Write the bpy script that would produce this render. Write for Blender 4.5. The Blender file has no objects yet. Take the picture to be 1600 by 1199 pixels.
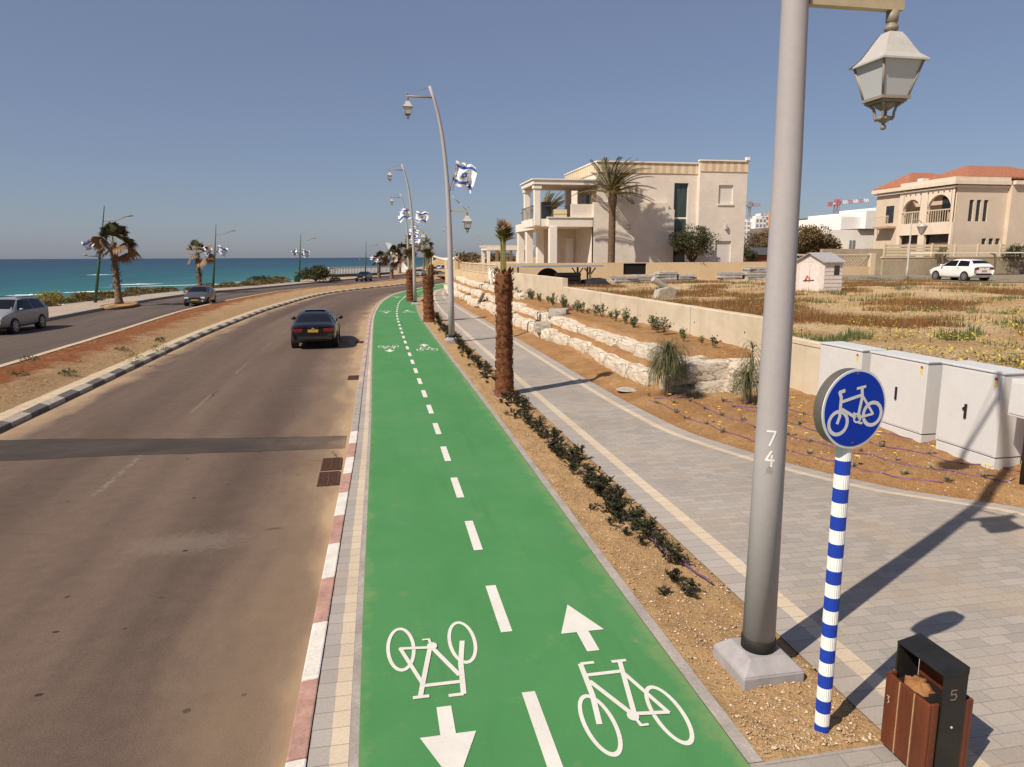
import bpy, math, random
from mathutils import Vector, Matrix, noise
from mathutils.bvhtree import BVHTree
R = math.radians
random.seed(7)
scn = bpy.context.scene
COL = scn.collection
# ------------------------------------------------------------------ camera
CAM_H = 3.5
PITCH, YAW, ROLL = math.atan(198 / 1110), 0.19025, R(0.25)
cam = bpy.data.cameras.new('camera')
cam.sensor_width = 36.0
cam.lens = 36.0 * 1110 / 1600
cam.clip_start, cam.clip_end = 0.1, 90000
camo = bpy.data.objects.new('camera', cam)
COL.objects.link(camo)
cp, sp = math.cos(PITCH), math.sin(PITCH)
fw = Vector((math.sin(YAW) * cp, math.cos(YAW) * cp, -sp))
rt = Vector((math.cos(YAW), -math.sin(YAW), 0))
up = rt.cross(fw)
r2 = rt * math.cos(ROLL) - up * math.sin(ROLL)
u2 = up * math.cos(ROLL) + rt * math.sin(ROLL)
m = Matrix((r2, u2, -fw)).transposed().to_4x4()
m.translation = (0, 0, CAM_H)
camo.matrix_world = m
scn.camera = camo
# ------------------------------------------------------------------ sky, sun, exposure
SUN_EL, SUN_AZ = R(46), R(180 + 59.5)
w = bpy.data.worlds.new('World')
scn.world = w
w.use_nodes = True
nt = w.node_tree
sky = nt.nodes.new('ShaderNodeTexSky')
sky.sky_type = 'NISHITA'
sky.sun_disc = False
sky.sun_elevation, sky.sun_rotation = SUN_EL, SUN_AZ
sky.altitude = 0
sky.air_density, sky.dust_density, sky.ozone_density = 0.9, 0.8, 3.2
bg = nt.nodes['Background']
bg.inputs[1].default_value = 0.068
hz = nt.nodes.new('ShaderNodeMix')          # dusty spring air: pale lavender grey over the clear sky
hz.data_type = 'RGBA'
hz.inputs[0].default_value = 0.40
hz.inputs[7].default_value = (3.35, 3.65, 5.35, 1)
nt.links.new(sky.outputs[0], hz.inputs[6])
nt.links.new(hz.outputs[2], bg.inputs[0])
sl = bpy.data.lights.new('sun', 'SUN')
sl.energy, sl.angle, sl.color = 5.0, R(0.5), (1.0, 0.89, 0.75)
so = bpy.data.objects.new('sun', sl)
COL.objects.link(so)
sd = Vector((math.sin(SUN_AZ) * math.cos(SUN_EL), math.cos(SUN_AZ) * math.cos(SUN_EL), math.sin(SUN_EL)))
so.rotation_euler = sd.to_track_quat('Z', 'Y').to_euler()
so.location = sd * 50
scn.view_settings.view_transform = 'Standard'
scn.view_settings.look = 'None'
scn.view_settings.exposure = 0.25
scn.view_settings.gamma = 1.0


# ------------------------------------------------------------------ mesh helpers
class MB:
    def __init__(s):
        s.v, s.f, s.mi, s.sm, s.uv = [], [], [], [], {}
        s.M = Matrix()

    def vert(s, p):
        s.v.append(tuple(s.M @ Vector(p)))
        return len(s.v) - 1

    def face(s, idx, mi=0, sm=False, uv=None):
        if uv: s.uv[len(s.f)] = uv
        s.f.append(tuple(idx)); s.mi.append(mi); s.sm.append(sm)

    def poly(s, pts, mi=0, sm=False, uv=None):
        s.face([s.vert(p) for p in pts], mi, sm, uv)

    def box(s, x0, x1, y0, y1, z0, z1, mi=0, top=1.0):
        cx, cy = (x0 + x1) / 2, (y0 + y1) / 2
        a = [s.vert(p) for p in ((x0, y0, z0), (x1, y0, z0), (x1, y1, z0), (x0, y1, z0))]
        b = [s.vert((cx + (p[0] - cx) * top, cy + (p[1] - cy) * top, z1)) for p in ((x0, y0), (x1, y0), (x1, y1), (x0, y1))]
        s.face(a[::-1], mi); s.face(b, mi)
        for i in range(4):
            j = (i + 1) % 4
            s.face((a[i], a[j], b[j], b[i]), mi)

    def tube(s, pts, rad, n=8, mi=0, caps=True, sm=True):
        pts = [Vector(p) for p in pts]
        if not isinstance(rad, (list, tuple)): rad = [rad] * len(pts)
        rings = []
        for i, p in enumerate(pts):
            d = (pts[min(i + 1, len(pts) - 1)] - pts[max(i - 1, 0)]).normalized()
            ref = Vector((0, 1, 0)) if abs(d.y) < 0.9 else Vector((1, 0, 0))
            a = d.cross(ref).normalized(); b = d.cross(a)
            rings.append([s.vert(p + (a * math.cos(t) + b * math.sin(t)) * rad[i]) for t in [2 * math.pi * k / n for k in range(n)]])
        for i in range(len(rings) - 1):
            for k in range(n):
                l = (k + 1) % n
                s.face((rings[i][k], rings[i + 1][k], rings[i + 1][l], rings[i][l]), mi, sm)
        if caps:
            s.face(rings[0], mi); s.face(rings[-1][::-1], mi)

    def lathe(s, prof, n=16, mi=0, c=(0, 0), sm=True, caps=True, jit=0, mif=None):
        rings = []
        for r, z in prof:
            rings.append([s.vert((c[0] + r * (1 + random.uniform(-jit, jit)) * math.cos(2 * math.pi * k / n),
                                  c[1] + r * (1 + random.uniform(-jit, jit)) * math.sin(2 * math.pi * k / n), z)) for k in range(n)])
        for i in range(len(rings) - 1):
            q = mif(i) if mif else mi
            for k in range(n):
                l = (k + 1) % n
                s.face((rings[i][k], rings[i][l], rings[i + 1][l], rings[i + 1][k]), q, sm)
        if caps:
            s.face(rings[0][::-1], mi); s.face(rings[-1], mi)

    def prism(s, pts, ext, mi=0):
        """pts: planar loop of 3-D points; ext: extrusion vector"""
        e = Vector(ext)
        a = [s.vert(p) for p in pts]; b = [s.vert(Vector(p) + e) for p in pts]
        s.face(a[::-1], mi); s.face(b, mi)
        n = len(a)
        for i in range(n):
            j = (i + 1) % n
            s.face((a[i], a[j], b[j], b[i]), mi)

    def blob(s, c, r, n=10, mi=0, amp=.25, sc=1.5, seed=0):
        c = Vector(c); rr = Vector(r)
        rings = []
        for i in range(n + 1):
            t = math.pi * i / n
            ring = []
            for k in range(2 * n):
                ph = math.pi * k / n
                d = Vector((math.sin(t) * math.cos(ph), math.sin(t) * math.sin(ph), math.cos(t)))
                q = 1 + amp * noise.noise(d * sc + Vector((seed * 3.7, seed * 1.3, 0)))
                ring.append(s.vert((c.x + d.x * rr.x * q, c.y + d.y * rr.y * q, c.z + d.z * rr.z * q)))
            rings.append(ring)
        for i in range(n):
            for k in range(2 * n):
                l = (k + 1) % (2 * n)
                s.face((rings[i][k], rings[i + 1][k], rings[i + 1][l], rings[i][l]), mi, True)

    def build(s, name, mats, parent=None, smooth=None):
        me = bpy.data.meshes.new(name)
        me.from_pydata(s.v, [], s.f)
        if not isinstance(mats, (list, tuple)): mats = [mats]
        for mm in mats: me.materials.append(mm)
        me.polygons.foreach_set('material_index', s.mi)
        me.polygons.foreach_set('use_smooth', [bool(x) if smooth is None else smooth for x in s.sm])
        if s.uv:
            lay = me.uv_layers.new(name='UVMap')
            for fi, uvs in s.uv.items():
                st = me.polygons[fi].loop_start
                for k, q in enumerate(uvs): lay.data[st + k].uv = q
        me.update()
        o = bpy.data.objects.new(name, me)
        COL.objects.link(o)
        if parent: o.parent = parent
        return o


def empty(name, loc=(0, 0, 0), rz=0):
    o = bpy.data.objects.new(name, None)
    o.empty_display_size = .2
    COL.objects.link(o)
    o.location = loc; o.rotation_euler = (0, 0, rz)
    return o


def tag(o, label, cat, group=None):
    o['label'] = label; o['category'] = cat
    if group: o['group'] = group
    return o


def struct(o):
    o['kind'] = 'structure'
    return o


def stuff(o):
    o['kind'] = 'stuff'
    return o


KIDS = {}


def copy_tree(o, parent=None):
    c = o.copy()
    COL.objects.link(c)
    if parent: c.parent = parent
    for ch in [x for x in list(COL.objects) if x.parent == o]:
        copy_tree(ch, c)
    return c


def bevel(o, wd, seg=2):
    b = o.modifiers.new('bevel', 'BEVEL')
    b.width = wd; b.segments = seg; b.limit_method = 'ANGLE'; b.angle_limit = R(40)
    return o


def fn(*pts):
    """piecewise monotone-cubic function X(Y)"""
    ys = [p[0] for p in pts]; xs = [p[1] for p in pts]
    n = len(pts)
    d = [(xs[i + 1] - xs[i]) / (ys[i + 1] - ys[i]) for i in range(n - 1)]
    mt = [d[0]] + [0 if d[i - 1] * d[i] <= 0 else 2 / (1 / d[i - 1] + 1 / d[i]) for i in range(1, n - 1)] + [d[-1]]

    def f(y):
        if y <= ys[0]: return xs[0] + mt[0] * (y - ys[0])
        if y >= ys[-1]: return xs[-1] + mt[-1] * (y - ys[-1])
        i = 0
        while y > ys[i + 1]: i += 1
        h = ys[i + 1] - ys[i]; t = (y - ys[i]) / h
        return ((2 * t ** 3 - 3 * t * t + 1) * xs[i] + (t ** 3 - 2 * t * t + t) * h * mt[i] + (-2 * t ** 3 + 3 * t * t) * xs[i + 1] + (t ** 3 - t * t) * h * mt[i + 1])
    return f


def sstep(a, b, x):
    t = min(1, max(0, (x - a) / (b - a)))
    return t * t * (3 - 2 * t)


def yrange(y0, y1, first=.5, grow=1.0):
    out = [y0]
    y = y0
    while y < y1 - 1e-6:
        st = first if y < 30 else first * 2 if y < 100 else first * 10
        y = min(y1, y + st)
        out.append(y)
    return out


def strip(mb, fl, fr, y0, y1, z, mi=0, step=.5, nx=1, zf=None):
    ys = yrange(y0, y1, step)
    prev = None; v = 0; pc = None
    for y in ys:
        a, b = fl(y), fr(y)
        c = Vector(((a + b) / 2, y))
        if pc is not None: v += (c - pc).length
        pc = c
        row = []
        for k in range(nx + 1):
            x = a + (b - a) * k / nx
            row.append((mb.vert((x, y, z + (zf(x, y, k / nx) if zf else 0))), ((b - a) * k / nx, v)))
        if prev:
            for k in range(nx):
                q = (prev[k], prev[k + 1], row[k + 1], row[k])
                mb.face([t[0] for t in q], mi, zf is not None, [t[1] for t in q])
        prev = row


def off(f, d):
    return lambda y: f(y) + d


# ------------------------------------------------------------------ materials
def nodes(name):
    mt = bpy.data.materials.new(name)
    mt.use_nodes = True
    t = mt.node_tree
    return mt, t, t.nodes['Principled BSDF']


class G:
    """small node-graph helper"""
    def __init__(s, name):
        s.m, s.t, s.b = nodes(name)

    def n(s, kind, **kw):
        nd = s.t.nodes.new('ShaderNode' + kind)
        for k, v in kw.items(): setattr(nd, k, v)
        return nd

    def lk(s, a, b): s.t.links.new(a, b)

    def co(s, kind='Object'): return s.n('TexCoord').outputs[kind]

    def noise(s, co, scale, detail=4, rough=.6, dist=0, stretch=None):
        if stretch:
            mp = s.n('Mapping'); mp.inputs['Scale'].default_value = stretch
            s.lk(co, mp.inputs[0]); co = mp.outputs[0]
        nd = s.n('TexNoise'); nd.inputs['Scale'].default_value = scale; nd.inputs['Detail'].default_value = detail
        nd.inputs['Roughness'].default_value = rough; nd.inputs['Distortion'].default_value = dist
        s.lk(co, nd.inputs['Vector'])
        return nd.outputs[0]

    def ramp(s, fac, stops, interp='LINEAR'):
        r = s.n('ValToRGB'); r.color_ramp.interpolation = interp
        e = r.color_ramp.elements
        while len(e) < len(stops): e.new(.5)
        for k, (p, c) in enumerate(stops):
            e[k].position = p
            e[k].color = (c, c, c, 1) if isinstance(c, (int, float)) else (*c, 1)
        s.lk(fac, r.inputs[0])
        return r.outputs[0]

    def mix(s, fac, a, b, mode='MIX'):
        x = s.n('Mix', data_type='RGBA', blend_type=mode)
        for sk, v in ((0, fac), (6, a), (7, b)):
            if isinstance(v, (int, float)): x.inputs[sk].default_value = v
            elif isinstance(v, tuple): x.inputs[sk].default_value = (*v, 1)
            else: s.lk(v, x.inputs[sk])
        return x.outputs[2]

    def math(s, op, a, b=None):
        x = s.n('Math', operation=op)
        for k, v in ((0, a), (1, b)):
            if v is None: continue
            if isinstance(v, (int, float)): x.inputs[k].default_value = v
            else: s.lk(v, x.inputs[k])
        return x.outputs[0]

    def bump(s, h, strength=.3, dist=.02):
        b = s.n('Bump'); b.inputs['Strength'].default_value = strength; b.inputs['Distance'].default_value = dist
        s.lk(h, b.inputs['Height']); s.lk(b.outputs[0], s.b.inputs['Normal'])

    def out(s, col, rough=.8, spec=None, metal=None):
        if isinstance(col, tuple): s.b.inputs['Base Color'].default_value = (*col, 1)
        else: s.lk(col, s.b.inputs['Base Color'])
        if isinstance(rough, (int, float)): s.b.inputs['Roughness'].default_value = rough
        else: s.lk(rough, s.b.inputs['Roughness'])
        if spec is not None: s.b.inputs['Specular IOR Level'].default_value = spec
        if metal is not None: s.b.inputs['Metallic'].default_value = metal
        return s.m


def simple(name, c, rough=.7, var=.15, scale=6, spec=.3, metal=0, bump=0, bscale=40, fine=.1, stretch=None):
    """painted / plain surface with a little large and fine scale wear"""
    g = G(name); co = g.co()
    n1 = g.noise(co, scale, 5, .65, stretch=stretch); n2 = g.noise(co, scale * 9, 3)
    dk = tuple(x * (1 - var) for x in c); lt = tuple(min(1, x * (1 + var)) for x in c)
    col = g.ramp(n1, [(.3, dk), (.7, lt)])
    col = g.mix(1.0, col, g.ramp(n2, [(.3, 1 - fine), (.7, 1.0)]), 'MULTIPLY')
    if bump: g.bump(g.noise(co, bscale, 4), bump, .02)
    return g.out(col, rough, spec, metal)


M = {}


def asphalt(name, lane_mark, base=(.145, .101, .077)):
    g = G(name)
    uv = g.n('UVMap').outputs[0]; co = g.co()
    sx = g.n('SeparateXYZ'); g.lk(uv, sx.inputs[0])
    u, v = sx.outputs[0], sx.outputs[1]
    big = g.noise(uv, 1.0, 5, .65, .6, stretch=(.55, .06, 1))
    band = g.noise(uv, 1.0, 2, .5, 0, stretch=(.62, .012, 1))
    fine = g.noise(co, 90, 3, .7)
    mid = g.noise(co, 5, 4, .6)
    dk = tuple(x * .78 for x in base); lt = tuple(x * 1.2 for x in base)
    c = g.ramp(big, [(.28, dk), (.5, base), (.74, lt)])
    c = g.mix(g.ramp(band, [(.42, .0), (.6, .55)]), c, tuple(x * .55 for x in base))
    c = g.mix(1.0, c, g.ramp(fine, [(.28, .58), (.72, 1.25)]), 'MULTIPLY')
    c = g.mix(1.0, c, g.ramp(mid, [(.3, .9), (.7, 1.06)]), 'MULTIPLY')
    # sand blown against both kerbs
    if lane_mark:
        nz = g.math('MULTIPLY', g.math('SUBTRACT', g.noise(uv, 1, 5, .6, 0, stretch=(1.2, .35, 1)), .5), 1.6)
        ur = g.math('ADD', u, nz)
        s1 = g.ramp(g.math('DIVIDE', ur, 7.3), [(.0, 1.0), (.035, .75), (.12, .0), (.83, .0), (.94, .30), (.975, .62), (1.0, .95)])
        c = g.mix(s1, c, (.375, .265, .16))
        # worn lane line and tar cracks
        li = g.math('LESS_THAN', g.math('ABSOLUTE', g.math('SUBTRACT', u, 3.55)), .05)
        ph = g.math('LESS_THAN', g.math('MODULO', g.math('ADD', v, 0.4), 6.0), 2.4)
        wear = g.ramp(g.noise(co, 7, 4, .7), [(.42, 0.0), (.7, .22)])
        c = g.mix(g.math('MULTIPLY', g.math('MULTIPLY', li, ph), wear), c, (.55, .52, .48))
    vor = g.n('TexVoronoi', feature='DISTANCE_TO_EDGE'); vor.inputs['Scale'].default_value = .33
    wob = g.n('Mapping'); g.lk(co, wob.inputs[0])
    dn = g.n('TexNoise'); dn.inputs['Scale'].default_value = 1.7; dn.inputs['Detail'].default_value = 5; g.lk(co, dn.inputs['Vector'])
    wv = g.mix(.25, co, dn.outputs[1]); g.lk(wv, vor.inputs['Vector'])
    cr = g.math('MULTIPLY', g.math('LESS_THAN', vor.outputs[0], .0042), g.ramp(g.noise(co, .28, 2), [(.56, 0.0), (.64, .6)]))
    c = g.mix(cr, c, (.03, .025, .02))
    sp = g.n('TexVoronoi'); sp.inputs['Scale'].default_value = 2.1; g.lk(co, sp.inputs['Vector'])
    spots = g.math('MULTIPLY', g.math('LESS_THAN', sp.outputs[0], .07), g.ramp(g.noise(co, .5, 2), [(.44, 0.0), (.56, .85)]))
    c = g.mix(spots, c, (.035, .03, .026))
    if lane_mark:     # scuffed pale patch with a small hole, and tar drips
        for px, py, sx_, sy_, lo, hi, colr, amt in ((-2.5, 9.3, .9, .45, .35, 1.0, (.27, .22, .18), .28), (-2.45, 9.05, .05, .03, .5, .9, (.012, .01, .01), 1.0), (-4.15, 6.9, .07, .04, .5, .9, (.02, .016, .014), .9), (-3.2, 7.2, .05, .03, .5, .9, (.02, .016, .014), .9), (-2.9, 6.1, .05, .03, .5, .9, (.02, .016, .014), .9), (-1.45, 9.6, .16, .05, .4, 1.0, (.07, .05, .04), .7)):
            mp = g.n('Mapping'); mp.inputs['Location'].default_value = (-px / sx_, -py / sy_, .12 / 1.0); mp.inputs['Scale'].default_value = (1 / sx_, 1 / sy_, 1.0); g.lk(co, mp.inputs[0])
            ln = g.n('VectorMath', operation='LENGTH'); g.lk(mp.outputs[0], ln.inputs[0])
            dd = g.math('ADD', ln.outputs[1], g.math('MULTIPLY', g.math('SUBTRACT', g.noise(co, 9, 5, .75), .5), 1.6 if amt < .5 else .6))
            c = g.mix(g.ramp(dd, [(lo, amt), (hi, 0.0)]), c, colr)
    g.bump(fine, .25, .01)
    return g.out(c, .88, .22)


def soil(name, a, b, d, gravel=True, sc=1.0):
    g = G(name); co = g.co()
    n1 = g.noise(co, .8 * sc, 5, .65); n2 = g.noise(co, 7 * sc, 5, .7); n3 = g.noise(co, 45, 4, .75)
    c = g.mix(g.ramp(n1, [(.35, 0.0), (.65, 1.0)]), a, b)
    c = g.mix(g.ramp(n2, [(.52, 0.0), (.72, .8)]), c, d)
    c = g.mix(1.0, c, g.ramp(n3, [(.25, .62), (.75, 1.2)]), 'MULTIPLY')
    if gravel:
        vo = g.n('TexVoronoi'); vo.inputs['Scale'].default_value = 28; g.lk(co, vo.inputs['Vector'])
        pk = g.math('MULTIPLY', g.math('LESS_THAN', vo.outputs[0], .22), g.ramp(g.noise(co, 3, 3), [(.45, 0.0), (.6, .65)]))
        c = g.mix(pk, c, (.55, .44, .32))
        h = g.math('ADD', g.math('MULTIPLY', n3, .7), g.noise(co, 14, 4, .7))
    else:
        h = g.math('ADD', n3, g.noise(co, 9, 4, .7))
    g.bump(h, .9, .05)
    return g.out(c, .95, .1)


def pavers(name, c1, c2, mortar, bw, bh, rot=0, msize=.006, var=.5, dirt=(.42, .31, .2)):
    g = G(name); uv = g.n('UVMap').outputs[0]; co = g.co()
    mp = g.n('Mapping'); mp.inputs['Rotation'].default_value = (0, 0, rot); g.lk(uv, mp.inputs[0])
    br = g.n('TexBrick'); g.lk(mp.outputs[0], br.inputs['Vector'])
    br.offset = .5
    for k, v in (('Scale', 1.0), ('Mortar Size', msize), ('Brick Width', bw), ('Row Height', bh), ('Bias', 0.0), ('Mortar Smooth', .2)): br.inputs[k].default_value = v
    br.inputs['Color1'].default_value = (*c1, 1); br.inputs['Color2'].default_value = (*c2, 1); br.inputs['Mortar'].default_value = (*mortar, 1)
    n1 = g.noise(co, .9, 5, .65); n2 = g.noise(co, 40, 4, .7)
    c = g.mix(g.ramp(n1, [(.5, 0.0), (.72, var)]), br.outputs[0], dirt)
    c = g.mix(1.0, c, g.ramp(n2, [(.25, .82), (.75, 1.08)]), 'MULTIPLY')
    c = g.mix(1.0, c, g.ramp(g.noise(co, .35, 3), [(.3, .86), (.7, 1.06)]), 'MULTIPLY')
    h = g.math('SUBTRACT', g.math('MULTIPLY', n2, .3), br.outputs[1])
    g.bump(h, .35, .008)
    return g.out(c, .85, .2)


M['asphalt'] = asphalt('asphalt_main', True)
M['asphalt2'] = asphalt('asphalt_seaside', False, (.125, .095, .078))
g = G('asphalt_new'); co = g.co()
sx = g.n('SeparateXYZ'); g.lk(co, sx.inputs[0])
c = g.ramp(g.noise(co, 1.3, 5, .65, 0, stretch=(.5, 1, 1)), [(.3, (.046, .036, .030)), (.7, (.078, .061, .051))])
c = g.mix(1.0, c, g.ramp(g.noise(co, 90, 3, .7), [(.28, .62), (.72, 1.22)]), 'MULTIPLY')
du = g.math('ADD', sx.outputs[0], g.math('MULTIPLY', g.math('SUBTRACT', g.noise(co, 1.6, 5, .7), .5), 2.2))
c = g.mix(g.ramp(g.math('ADD', g.math('DIVIDE', du, 8), 1.0), [(.0, .35), (.05, .0), (.74, .0), (.88, .30), (.94, .75)]), c, (.27, .19, .125))
g.bump(g.noise(co, 80, 3), .2, .01)
M['patch'] = g.out(c, .87, .22)
M['sand'] = soil('sandy_soil', (.53, .345, .175), (.45, .285, .14), (.33, .19, .085))
M['bed'] = soil('bed_soil', (.34, .175, .07), (.44, .265, .125), (.22, .10, .038))
g = G('median_soil'); co = g.co(); uv = g.n('UVMap').outputs[0]
sx = g.n('SeparateXYZ'); g.lk(uv, sx.inputs[0])
n1 = g.noise(co, .9, 5, .65); n2 = g.noise(co, 6, 5, .75); n3 = g.noise(co, 40, 4, .75)
rd = g.ramp(n2, [(.3, (.19, .066, .027)), (.5, (.30, .112, .046)), (.75, (.40, .185, .085))])
sd_c = g.ramp(n2, [(.3, (.40, .25, .13)), (.7, (.56, .385, .215))])
ed = g.math('ADD', g.math('DIVIDE', sx.outputs[0], 3.5), g.math('MULTIPLY', g.math('SUBTRACT', n1, .5), .9))
c = g.mix(g.ramp(ed, [(.10, 0.0), (.48, 0.05), (.70, .85), (.85, 1.0)]), rd, sd_c)
c = g.mix(1.0, c, g.ramp(n3, [(.25, .6), (.75, 1.2)]), 'MULTIPLY')
g.bump(g.math('ADD', g.math('MULTIPLY', n3, .5), g.noise(co, 7, 5, .75)), 1.0, .12)
M['red'] = g.out(c, .95, .1)
M['fieldsoil'] = soil('field_soil', (.64, .475, .285), (.46, .29, .14), (.30, .18, .07), True, .55)
M['lot'] = soil('lot_surface', (.29, .24, .19), (.34, .27, .19), (.22, .18, .14), False, .4)
M['paver'] = pavers('grey_pavers', (.385, .345, .305), (.31, .28, .25), (.235, .21, .18), .26, .14, msize=.004)
M['creamrow'] = pavers('cream_pavers', (.60, .50, .375), (.53, .44, .335), (.3, .24, .17), 9, .2, 0, .004, .3)
M['greyrow'] = pavers('grey_edge_pavers', (.40, .36, .325), (.335, .30, .275), (.2, .17, .14), 9, .2, 0, .004, .3)
M['prom'] = pavers('promenade_pavers', (.42, .34, .27), (.38, .31, .25), (.28, .22, .17), .4, .4, 0, .006, .4)
M['concrete_edge'] = simple('concrete_edging', (.36, .32, .29), .85, .2, 3, .2, bump=.25, fine=.2)
M['kerb_white'] = simple('kerb_white_paint', (.66, .62, .56), .7, .14, 5, .3, bump=.2, fine=.2)
M['kerb_red'] = simple('kerb_red_paint', (.40, .235, .19), .75, .25, 5, .25, bump=.2, fine=.2)
M['kerb_pink'] = simple('kerb_faded_pink', (.50, .33, .27), .8, .2, 5, .2, bump=.2, fine=.2)
M['kerb_grey'] = simple('kerb_bare', (.33, .295, .265), .85, .2, 5, .2, bump=.2, fine=.2)
M['kerb_dark'] = simple('kerb_dark_stone', (.15, .135, .125), .8, .25, 5, .2, bump=.2, fine=.2)
M['kerb_light'] = simple('kerb_light_stone', (.43, .38, .32), .8, .2, 5, .2, bump=.2, fine=.2)
M['kerb_cream'] = simple('kerb_cream_row', (.52, .42, .29), .85, .2, 5, .2, bump=.2, fine=.2)

g = G('green_lane_paint'); co = g.co()
c = g.ramp(g.noise(co, .9, 5, .65, .4, stretch=(1, .5, 1)), [(.3, (.056, .205, .066)), (.55, (.064, .223, .074)), (.75, (.078, .23, .084))])
c = g.mix(g.ramp(g.noise(co, 2.2, 6, .75), [(.58, 0.0), (.76, .5)]), c, (.24, .26, .10))
c = g.mix(g.ramp(g.noise(co, .5, 4, .6), [(.45, 0.0), (.7, .3)]), c, (.105, .235, .115))
c = g.mix(1.0, c, g.ramp(g.noise(co, 110, 3, .7), [(.25, .82), (.75, 1.12)]), 'MULTIPLY')
u_ = g.n('SeparateXYZ'); g.lk(g.n('UVMap').outputs[0], u_.inputs[0])
ed = g.math('ADD', g.math('DIVIDE', u_.outputs[0], 2.68), g.math('MULTIPLY', g.math('SUBTRACT', g.noise(co, 2.5, 5, .7), .5), .22))
c = g.mix(g.ramp(ed, [(.0, .12), (.03, .0), (.94, .0), (1.0, .24)]), c, (.36, .33, .15))
c = g.mix(g.ramp(g.noise(co, 1, 4, .6, 0, stretch=(5, .25, 1)), [(.56, 0.0), (.72, .28)]), c, (.05, .14, .06))
g.bump(g.noise(co, 160, 2), .15, .006)
M['green'] = g.out(c, .8, .25)
g = G('road_marking_white'); co = g.co()
c = g.ramp(g.noise(co, 3, 5, .7), [(.3, (.62, .60, .54)), (.7, (.71, .69, .63))])
c = g.mix(1.0, c, g.ramp(g.noise(co, 120, 3, .7), [(.25, .85), (.7, 1.0)]), 'MULTIPLY')
c = g.mix(g.ramp(g.noise(co, 14, 6, .8), [(.61, 0.0), (.68, .6)]), c, (.26, .36, .2))
M['mark'] = g.out(c, .75, .25)

# sea: shallow turquoise sand bottom to deep blue (by distance off the shore), wind ripples
g = G('sea_water'); co = g.co()
sx = g.n('SeparateXYZ'); g.lk(co, sx.inputs[0])
dist = g.math('SUBTRACT', g.math('MULTIPLY', sx.outputs[1], .35), sx.outputs[0])
lg = g.math('DIVIDE', g.math('LOGARITHM', g.math('MAXIMUM', dist, 10), 10), 4.6)
wob = g.math('ADD', lg, g.math('MULTIPLY', g.math('SUBTRACT', g.noise(co, .004, 4, .6, 0, stretch=(1, .4, 1)), .5), .10))
c = g.ramp(wob, [(.48, (.06, .20, .17)), (.53, (.014, .115, .115)), (.59, (.003, .062, .080)), (.70, (.002, .030, .062)), (.95, (.003, .020, .052))])
c = g.mix(1.0, c, g.ramp(g.noise(co, .03, 6, .7, 0, stretch=(1, .45, 1)), [(.3, .75), (.7, 1.3)]), 'MULTIPLY')
caps = g.ramp(g.noise(co, .10, 6, .72, .3, stretch=(1, .35, 1)), [(.70, 0.0), (.735, .8)])
c = g.mix(caps, c, (.7, .74, .74))
g.bump(g.noise(co, .35, 6, .7, 0, stretch=(1, .5, 1)), .6, .8)
M['sea'] = g.out(c, .35, .12)
M['foam'] = simple('wave_foam', (.82, .83, .82), .9, .06, .3, .1, bump=.4, bscale=1)

M['steel'] = simple('lamp_grey_paint', (.37, .342, .345), .62, .06, 2, .2, stretch=(1, 1, .3), fine=.06)
M['lamparm'] = simple('lamp_arm_paint', (.44, .36, .23), .5, .12, 6, .4)
M['lampbeige'] = simple('lamp_beige_metal', (.27, .23, .175), .5, .12, 6, .4)
M['lampdark'] = simple('lamp_dark_metal', (.10, .085, .065), .5, .2, 6, .4)
M['lampdark2'] = simple('lamp_collar_metal', (.25, .21, .155), .5, .2, 6, .4)
M['lampcap'] = simple('lamp_cap_paint', (.47, .445, .41), .4, .08, 6, .5)
M['black'] = simple('black_metal', (.016, .015, .014), .45, .3, 6, .4, fine=.3)
M['rubber'] = simple('black_band', (.022, .02, .018), .7, .3, 9, .3)
g = G('lamp_glass_frosted')
g.b.inputs['Transmission Weight'].default_value = .25
M['glass'] = g.out((.62, .64, .66), .35, .5)
M['signblue'] = simple('sign_blue', (.002, .034, .36), .5, .05, 3, .12, fine=.04)
M['bandblue'] = simple('post_blue', (.012, .045, .36), .5, .08, 6, .3)
M['signwhite'] = simple('sign_white', (.78, .77, .74), .45, .04, 6, .4)
M['signgrey'] = simple('sign_shell_grey', (.16, .145, .125), .42, .15, 6, .5, metal=.4)
M['symbol'] = simple('sign_symbol_white', (.62, .62, .62), .5, .05, 6, .3)
M['wood'] = simple('bin_wood_stain', (.135, .035, .014), .42, .4, 9, .4, stretch=(1, 1, .12), fine=.3)
M['woodlight'] = simple('bin_wood_edge', (.42, .27, .14), .7, .2, 12, .3)
M['bag'] = simple('paper_bag', (.30, .145, .06), .7, .3, 22, .2, bump=.4, bscale=18)
M['cab'] = simple('cabinet_shell', (.575, .565, .555), .55, .045, 2, .3, fine=.05)
M['cabtop'] = simple('cabinet_lid', (.56, .57, .58), .55, .05, 2, .3)
M['seam'] = simple('dark_seam', (.09, .08, .075), .7)
M['stickred'] = simple('sticker_red', (.42, .05, .09), .5)
M['stickyel'] = simple('sticker_yellow', (.62, .53, .16), .5, .3, 60)
M['conc'] = None
g = G('cast_concrete_wall'); co = g.co()
c = g.ramp(g.noise(co, .7, 6, .65, .3, stretch=(1, 1, 1.6)), [(.28, (.47, .385, .27)), (.5, (.56, .475, .355)), (.75, (.64, .56, .44))])
c = g.mix(g.ramp(g.noise(co, 1, 6, .7, 0, stretch=(3, 3, .35)), [(.55, 0.0), (.75, .3)]), c, (.36, .27, .17))
c = g.mix(1.0, c, g.ramp(g.noise(co, 30, 4, .7), [(.25, .86), (.75, 1.05)]), 'MULTIPLY')
g.bump(g.noise(co, 18, 5, .7), .3, .015)
M['conc'] = g.out(c, .9, .15)
g = G('limestone'); co = g.co()
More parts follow.
